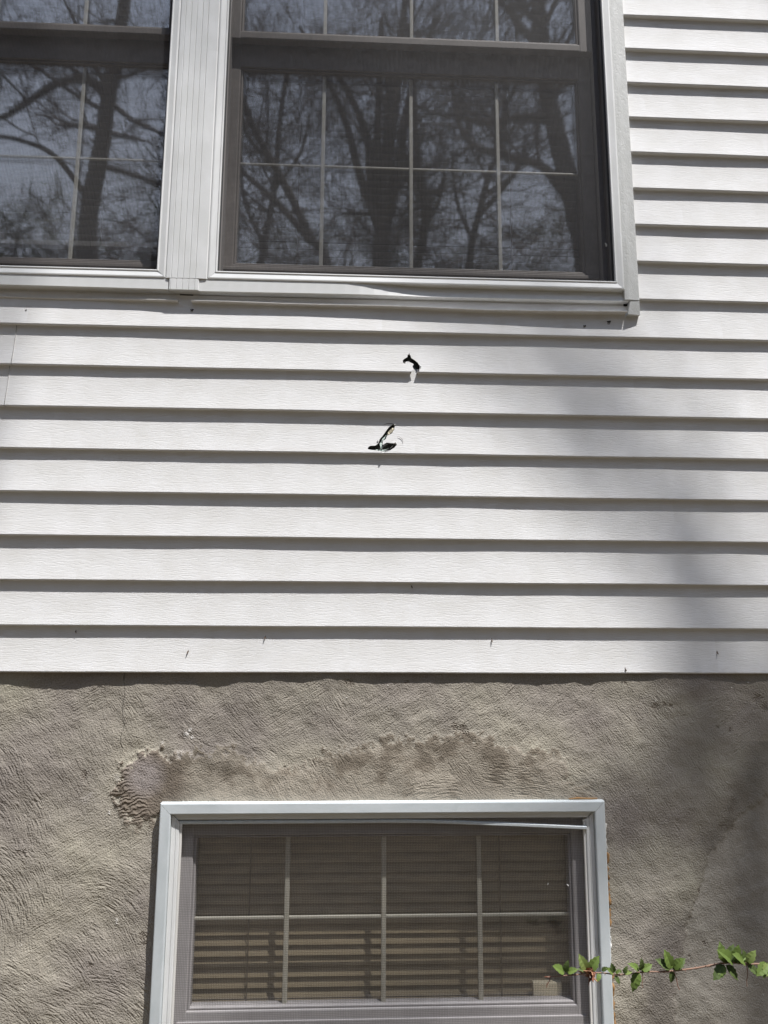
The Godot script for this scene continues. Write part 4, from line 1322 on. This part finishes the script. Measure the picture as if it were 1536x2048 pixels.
func woods() -> void:
	var g := "bare trees across the yard"
	tree("thick leaning bare tree reflected at the right side of the right window", 9.0, [
		[[3.71, 5.69, 3.66, 6.37, 3.45, 7.51, 3.28, 8.41, 3.15, 9.15, 3.07, 10.18, 3.06, 10.76, 3.08, 11.55, 3.0, 13.0], 0.24, 0.09],
		[[3.13, 8.54, 2.70, 8.68, 2.37, 8.70, 2.04, 8.87, 1.76, 9.13, 1.47, 9.26, 1.1, 9.6], 0.085, 0.02],
		[[3.44, 7.16, 3.17, 7.50, 2.92, 7.65, 2.43, 7.74, 2.02, 7.80, 1.74, 7.99, 1.61, 8.39, 1.55, 8.80, 1.5, 9.4], 0.10, 0.02],
		[[3.12, 9.90, 2.74, 10.00, 2.49, 10.21, 2.07, 10.47, 1.73, 10.70, 1.3, 11.2], 0.09, 0.03],
		[[3.06, 10.28, 2.84, 10.56, 2.72, 10.94, 2.5, 11.8], 0.06, 0.03]], 3, 9, 1.5, 3, g)
	tree("fan shaped cluster of thin stems reflected in the middle of the right window", 11.0, [
		[[0.48, 6.62, 0.53, 7.52, 0.59, 8.97, 0.76, 10.37, 0.85, 11.47, 1.00, 13.07], 0.22, 0.06],
		[[0.50, 7.0, 0.53, 7.52, 0.33, 8.96, 0.22, 10.13, -0.13, 11.21, -0.53, 12.08], 0.14, 0.05],
		[[0.50, 7.0, 0.50, 7.52, 0.09, 8.74, -0.21, 9.90, -0.71, 11.07, -1.12, 11.83], 0.12, 0.04],
		[[0.53, 7.0, 0.55, 7.52, 0.85, 8.98, 1.00, 10.38, 1.25, 11.49, 1.65, 12.64], 0.12, 0.04],
		[[0.52, 7.0, 0.53, 7.52, 0.42, 9.28, 0.46, 10.90, 0.50, 12.59], 0.13, 0.05],
		[[0.5, 7.0, 0.45, 7.6, 0.7, 9.0, 0.62, 10.6, 0.72, 12.4], 0.10, 0.04]], 7, 8, 1.6, 3, g)
	tree("slender leaning saplings reflected at the left of the right window", 8.0, [
		[[-0.34, 5.07, -0.64, 5.75, -1.01, 6.52, -1.39, 7.23, -1.65, 7.79, -1.74, 8.28, -1.8, 9.2], 0.085, 0.035],
		[[-0.63, 5.67, -1.07, 6.05, -1.66, 6.46, -1.95, 6.72, -2.3, 7.2], 0.055, 0.025],
		[[-1.24, 6.91, -1.53, 7.06, -1.62, 7.38, -1.7, 8.0], 0.035, 0.015]], 11, 5, 1.0, 3, g)
	tree("tall straight bare tree reflected in the left window", 10.0, [
		[[-4.51, 5.97, -4.54, 6.69, -4.53, 7.43, -4.42, 8.38, -4.36, 9.36, -4.25, 10.36, -4.18, 11.38, -4.1, 13.0], 0.22, 0.10],
		[[-4.37, 9.55, -4.87, 9.85, -5.39, 9.81, -5.88, 9.54, -6.37, 9.28, -7.0, 9.3], 0.10, 0.04],
		[[-4.45, 8.10, -3.89, 8.07, -3.29, 7.95, -2.85, 7.77, -2.4, 7.8], 0.055, 0.02],
		[[-4.53, 7.43, -5.08, 8.07, -5.60, 8.15, -6.09, 8.04, -6.7, 8.3], 0.06, 0.02]], 17, 9, 1.6, 3, g)
	tree("dim bare tree standing behind the fan of stems, reflected right of the middle", 13.0, [
		[[1.25, 6.5, 1.31, 7.66, 1.54, 8.95, 1.48, 9.78, 1.38, 10.50, 1.3, 12.5], 0.16, 0.05], [[1.5, 8.9, 1.9, 9.8, 2.1, 11.0], 0.07, 0.03]], 23, 9, 2.0, 3, g)
	tree("dim bare tree far back, reflected between the fan of stems and the leaning trunk", 14.0, [
		[[2.55, 7.4, 2.62, 8.20, 2.75, 9.20, 3.00, 10.23, 3.19, 11.01, 3.44, 11.54, 3.6, 13.0], 0.13, 0.05], [[2.75, 9.2, 2.4, 10.2, 2.3, 11.5], 0.06, 0.03], [[2.9, 9.8, 3.6, 10.6, 4.0, 11.4], 0.06, 0.03]], 29, 12, 1.9, 3, g)
	tree("far bare tree reflected behind the leaning saplings", 15.0, [
		[[-2.3, 8.0, -2.2, 9.5, -2.0, 11.0, -1.9, 13.0, -1.7, 15.0], 0.15, 0.05], [[-2.2, 9.5, -2.8, 11.0, -3.0, 13.0], 0.07, 0.03], [[-2.0, 11.0, -1.4, 12.2, -1.2, 13.5], 0.06, 0.03]], 37, 11, 2.1, 3, g)
	# the tall tree whose upper trunk shades the wall on the right
	var r := RandomNumberGenerator.new()
	r.seed = 41
	var o := thing("shade_tree", "tall bare tree beside the yard, its upper trunk shading the right of the wall", "tree", Vector3(5.3, GROUND, 3.9))
	var tg := Geo.new()
	var p := smooth_path([Vector3(5.3, GROUND - 0.1, 3.9), Vector3(5.4, 4.0, 4.0), Vector3(5.3, 8.5, 4.0), Vector3(5.2, 9.8, 4.0), Vector3(5.1, 10.6, 4.0)], 5)
	var rd := []
	for k in p.size():
		rd.append(lerpf(0.30, 0.12, float(k) / p.size()))
	tg.tube(p, rd, 12)
	obj("trunk", tg, M.bark, o)
	# limbs: each given by where its shade falls on the wall and how far out along the sun's ray it hangs
	var wg := Geo.new()
	for L in [[[0.98, -0.9, 4.0], [0.72, 0.3, 4.0], [0.45, 1.3, 4.3], 0.021], [[1.25, -1.0, 4.0], [0.88, 0.1, 4.1], [0.66, 1.1, 4.5], 0.018], [[0.9, -0.8, 4.0], [0.78, 0.2, 3.9], [0.58, 0.8, 4.1], 0.017], [[1.5, -0.9, 4.0], [1.02, 0.1, 4.2], [0.76, 0.6, 4.6], 0.018], [[1.05, -1.0, 4.0], [0.80, 0.15, 4.0], [0.52, 0.5, 4.2], 0.015], [[0.7, -0.9, 4.0], [0.82, 0.2, 4.0], [0.90, 0.75, 4.2], 0.013], [[0.85, -0.2, 4.0], [0.2, -0.55, 4.3], [-0.5, -1.0, 4.8], 0.035], [[0.62, 0.5, 4.0], [0.0, 1.35, 4.4], [-0.6, 1.9, 5.0], 0.03], [[1.1, 0.3, 4.2], [1.25, 1.2, 4.6], [1.2, 2.4, 5.0], 0.025], [[0.9, -0.5, 4.0], [1.05, 0.1, 4.5], [1.3, 0.3, 5.0], 0.04], [[-0.9, 2.2, 5.2], [-0.85, 0.9, 5.0], [-1.0, -0.6, 5.0], 0.04], [[1.0, 0.02, 4.0], [0.9, -0.3, 3.8], [0.85, -0.7, 3.6], 0.022]]:
		var q := []
		for k in 3:
			q.append(Vector3(L[k][0], L[k][1], 0) + SUN * float(L[k][2]))
		wg.tube(smooth_path(q, 4), [L[3], L[3] * 0.95, L[3] * 0.9, L[3] * 0.85, L[3] * 0.8, L[3] * 0.75, L[3] * 0.65, L[3] * 0.55, L[3] * 0.4], 7)
	for k in 10:
		grow(wg, p[r.randi_range(10, p.size() - 1)], Vector3(r.randf_range(-1, 1), 0.6, r.randf_range(-0.5, 1)).normalized(), 1.6, 0.03, 2, r)
	obj("crown", wg, M.twig, o)
	# far wood: a mass of twigs and red buds beyond the trees
	var leaf := Geo.new()
	# one sprig: a crooked twig with side twigs and a few buds
	var tr := RandomNumberGenerator.new()
	tr.seed = 91
	for k in 13:
		var a := Vector3(tr.randf_range(-0.12, 0.12), tr.randf_range(-0.6, 0.35), tr.randf_range(-0.1, 0.1))
		var d := Vector3(tr.randf_range(-0.8, 0.8), tr.randf_range(0.3, 1.0), tr.randf_range(-0.6, 0.6)).normalized() * tr.randf_range(0.35, 0.9)
		var w := tr.randf_range(0.006, 0.014)
		leaf.tri(a + Vector3(-w, 0, 0), a + Vector3(w, 0, w), a + d)
		leaf.tri(a + d + Vector3(-0.018, -0.01, 0), a + d + Vector3(0.018, 0, 0.01), a + d * 1.06)
	for k in leaf.v.size():
		leaf.c.append(Color.WHITE)
	var mm := MultiMesh.new()
	mm.transform_format = MultiMesh.TRANSFORM_3D
	mm.use_colors = true
	mm.mesh = leaf.mesh()
	mm.instance_count = 15000
	for k in mm.instance_count:
		var z := r.randf_range(15, 24)
		var x := r.randf_range(-0.75, 0.75) * z
		var y := z * r.randf_range(-0.05, 0.9) * (0.82 + 0.22 * noise.get_noise_1d(x * 14.0))
		var s := r.randf_range(0.7, 1.5)
		# clumps
		if noise.get_noise_3d(x * 22.0, y * 22.0, z * 8.0) < -0.12 and r.randf() < 0.8:
			y *= 0.5
		mm.set_instance_transform(k, Transform3D(Basis.from_euler(Vector3(r.randf() * TAU, r.randf() * TAU, r.randf() * TAU)).scaled(Vector3(s, s, s)), Vector3(x, y + GROUND, z)))
		var cc: Color = [Color(0.16, 0.09, 0.075), Color(0.12, 0.085, 0.07), Color(0.085, 0.075, 0.06), Color(0.10, 0.12, 0.05)][r.randi() % 4]
		mm.set_instance_color(k, cc)
	# the belt of evergreens that closes in the yard: low behind the bare trees, tall at both sides
	var spray := Geo.new()
	for k in 7:
		var a := TAU * k / 7.0
		var d := Vector3(cos(a), -0.25 + 0.2 * sin(k * 2.1), sin(a))
		var q := Vector3(-sin(a), 0, cos(a)) * 0.16
		spray.tri(Vector3(0, 0.18, 0), d * 0.62 + q, d * 0.62 - q)
	for k in spray.v.size():
		spray.c.append(Color.WHITE)
	var belt := MultiMesh.new()
	belt.transform_format = MultiMesh.TRANSFORM_3D
	belt.use_colors = true
	belt.mesh = spray.mesh()
	belt.instance_count = 22000
	for k in belt.instance_count:
		var az := r.randf_range(-1.62, 1.62)
		var rad := r.randf_range(17.0, 23.0)
		var side := smoothstep(0.57, 0.72, absf(az))
		var crown := absf(fposmod(az * 9.0 + 0.3 * sin(az * 5.0), 1.0) - 0.5) * 2.0
		var top := lerpf(6.6, 22.0, side) * (0.78 + 0.3 * crown + 0.15 * noise.get_noise_1d(az * 160.0))
		var y := top * (1.0 - pow(r.randf(), 1.6)) if r.randf() < 0.5 else top * r.randf()
		var s := r.randf_range(0.8, 1.7)
		belt.set_instance_transform(k, Transform3D(Basis.from_euler(Vector3(r.randf_range(-0.4, 0.4), r.randf() * TAU, r.randf_range(-0.4, 0.4))).scaled(Vector3(s, s, s)), Vector3(sin(az) * rad, y + GROUND, cos(az) * rad)))
		belt.set_instance_color(k, [Color(0.035, 0.05, 0.025), Color(0.05, 0.06, 0.03), Color(0.045, 0.045, 0.03)][r.randi() % 3])
	var bi := MultiMeshInstance3D.new()
	bi.multimesh = belt
	bi.material_override = M.woods
	bi.name = "evergreen_belt"
	add_child(bi)
	tag(bi, "dense evergreens closing in the far side of the yard", "woodland", "", "stuff")
	var mi := MultiMeshInstance3D.new()
	mi.multimesh = mm
	mi.material_override = M.woods
	mi.name = "far_woodland"
	add_child(mi)
	tag(mi, "budding woodland far across the yard, mirrored in the upper panes", "woodland", "", "stuff")

func _ready() -> void:
	# camera, sky, sun, exposure
	var cam := Camera3D.new()
	cam.name = "camera"
	cam.position = Vector3(0, 0.0805, 1.7026)
	cam.rotation_degrees = Vector3(9.584, -2.580, 0.254)
	cam.fov = 69.358
	cam.near = 0.02
	cam.far = 300.0
	add_child(cam)
	cam.current = true
	var env := Environment.new()
	env.background_mode = Environment.BG_SKY
	var sky := Sky.new()
	var sm := ProceduralSkyMaterial.new()
	sm.sky_top_color = Color(0.41, 0.535, 0.745)
	sm.sky_horizon_color = Color(1.16, 1.20, 1.27)
	sm.sky_curve = 0.8
	sm.ground_bottom_color = Color(0.3, 0.27, 0.22)
	sm.ground_horizon_color = Color(0.55, 0.53, 0.48)
	sm.sky_energy_multiplier = 1.0
	sky.sky_material = sm
	env.sky = sky
	env.tonemap_mode = Environment.TONE_MAPPER_LINEAR
	env.tonemap_exposure = 1.5
	env.sdfgi_enabled = true
	env.ssao_enabled = true
	env.ssil_enabled = true
	var we := WorldEnvironment.new()
	we.name = "environment"
	we.environment = env
	add_child(we)
	var sun := DirectionalLight3D.new()
	sun.name = "sun"
	sun.light_energy = 1.6
	sun.light_color = Color(1.0, 0.988, 0.975)
	sun.light_angular_distance = 0.53
	sun.shadow_enabled = true
	add_child(sun)
	sun.look_at_from_position(SUN, Vector3.ZERO, Vector3(0, 0, 1))

	rng.seed = 1
	noise.seed = 4
	noise.frequency = 0.05
	materials()
	var gr := Geo.new()
	gr.quad(Vector3(-150, GROUND, 150), Vector3(150, GROUND, 150), Vector3(150, GROUND, -150), Vector3(-150, GROUND, -150))
	obj("ground", gr, M.soil).set_meta("kind", "structure")
	siding()
	foundation()
	upper_windows()
	basement_window()
	interior()
	insects()
	flecks()
	bramble()
	woods()
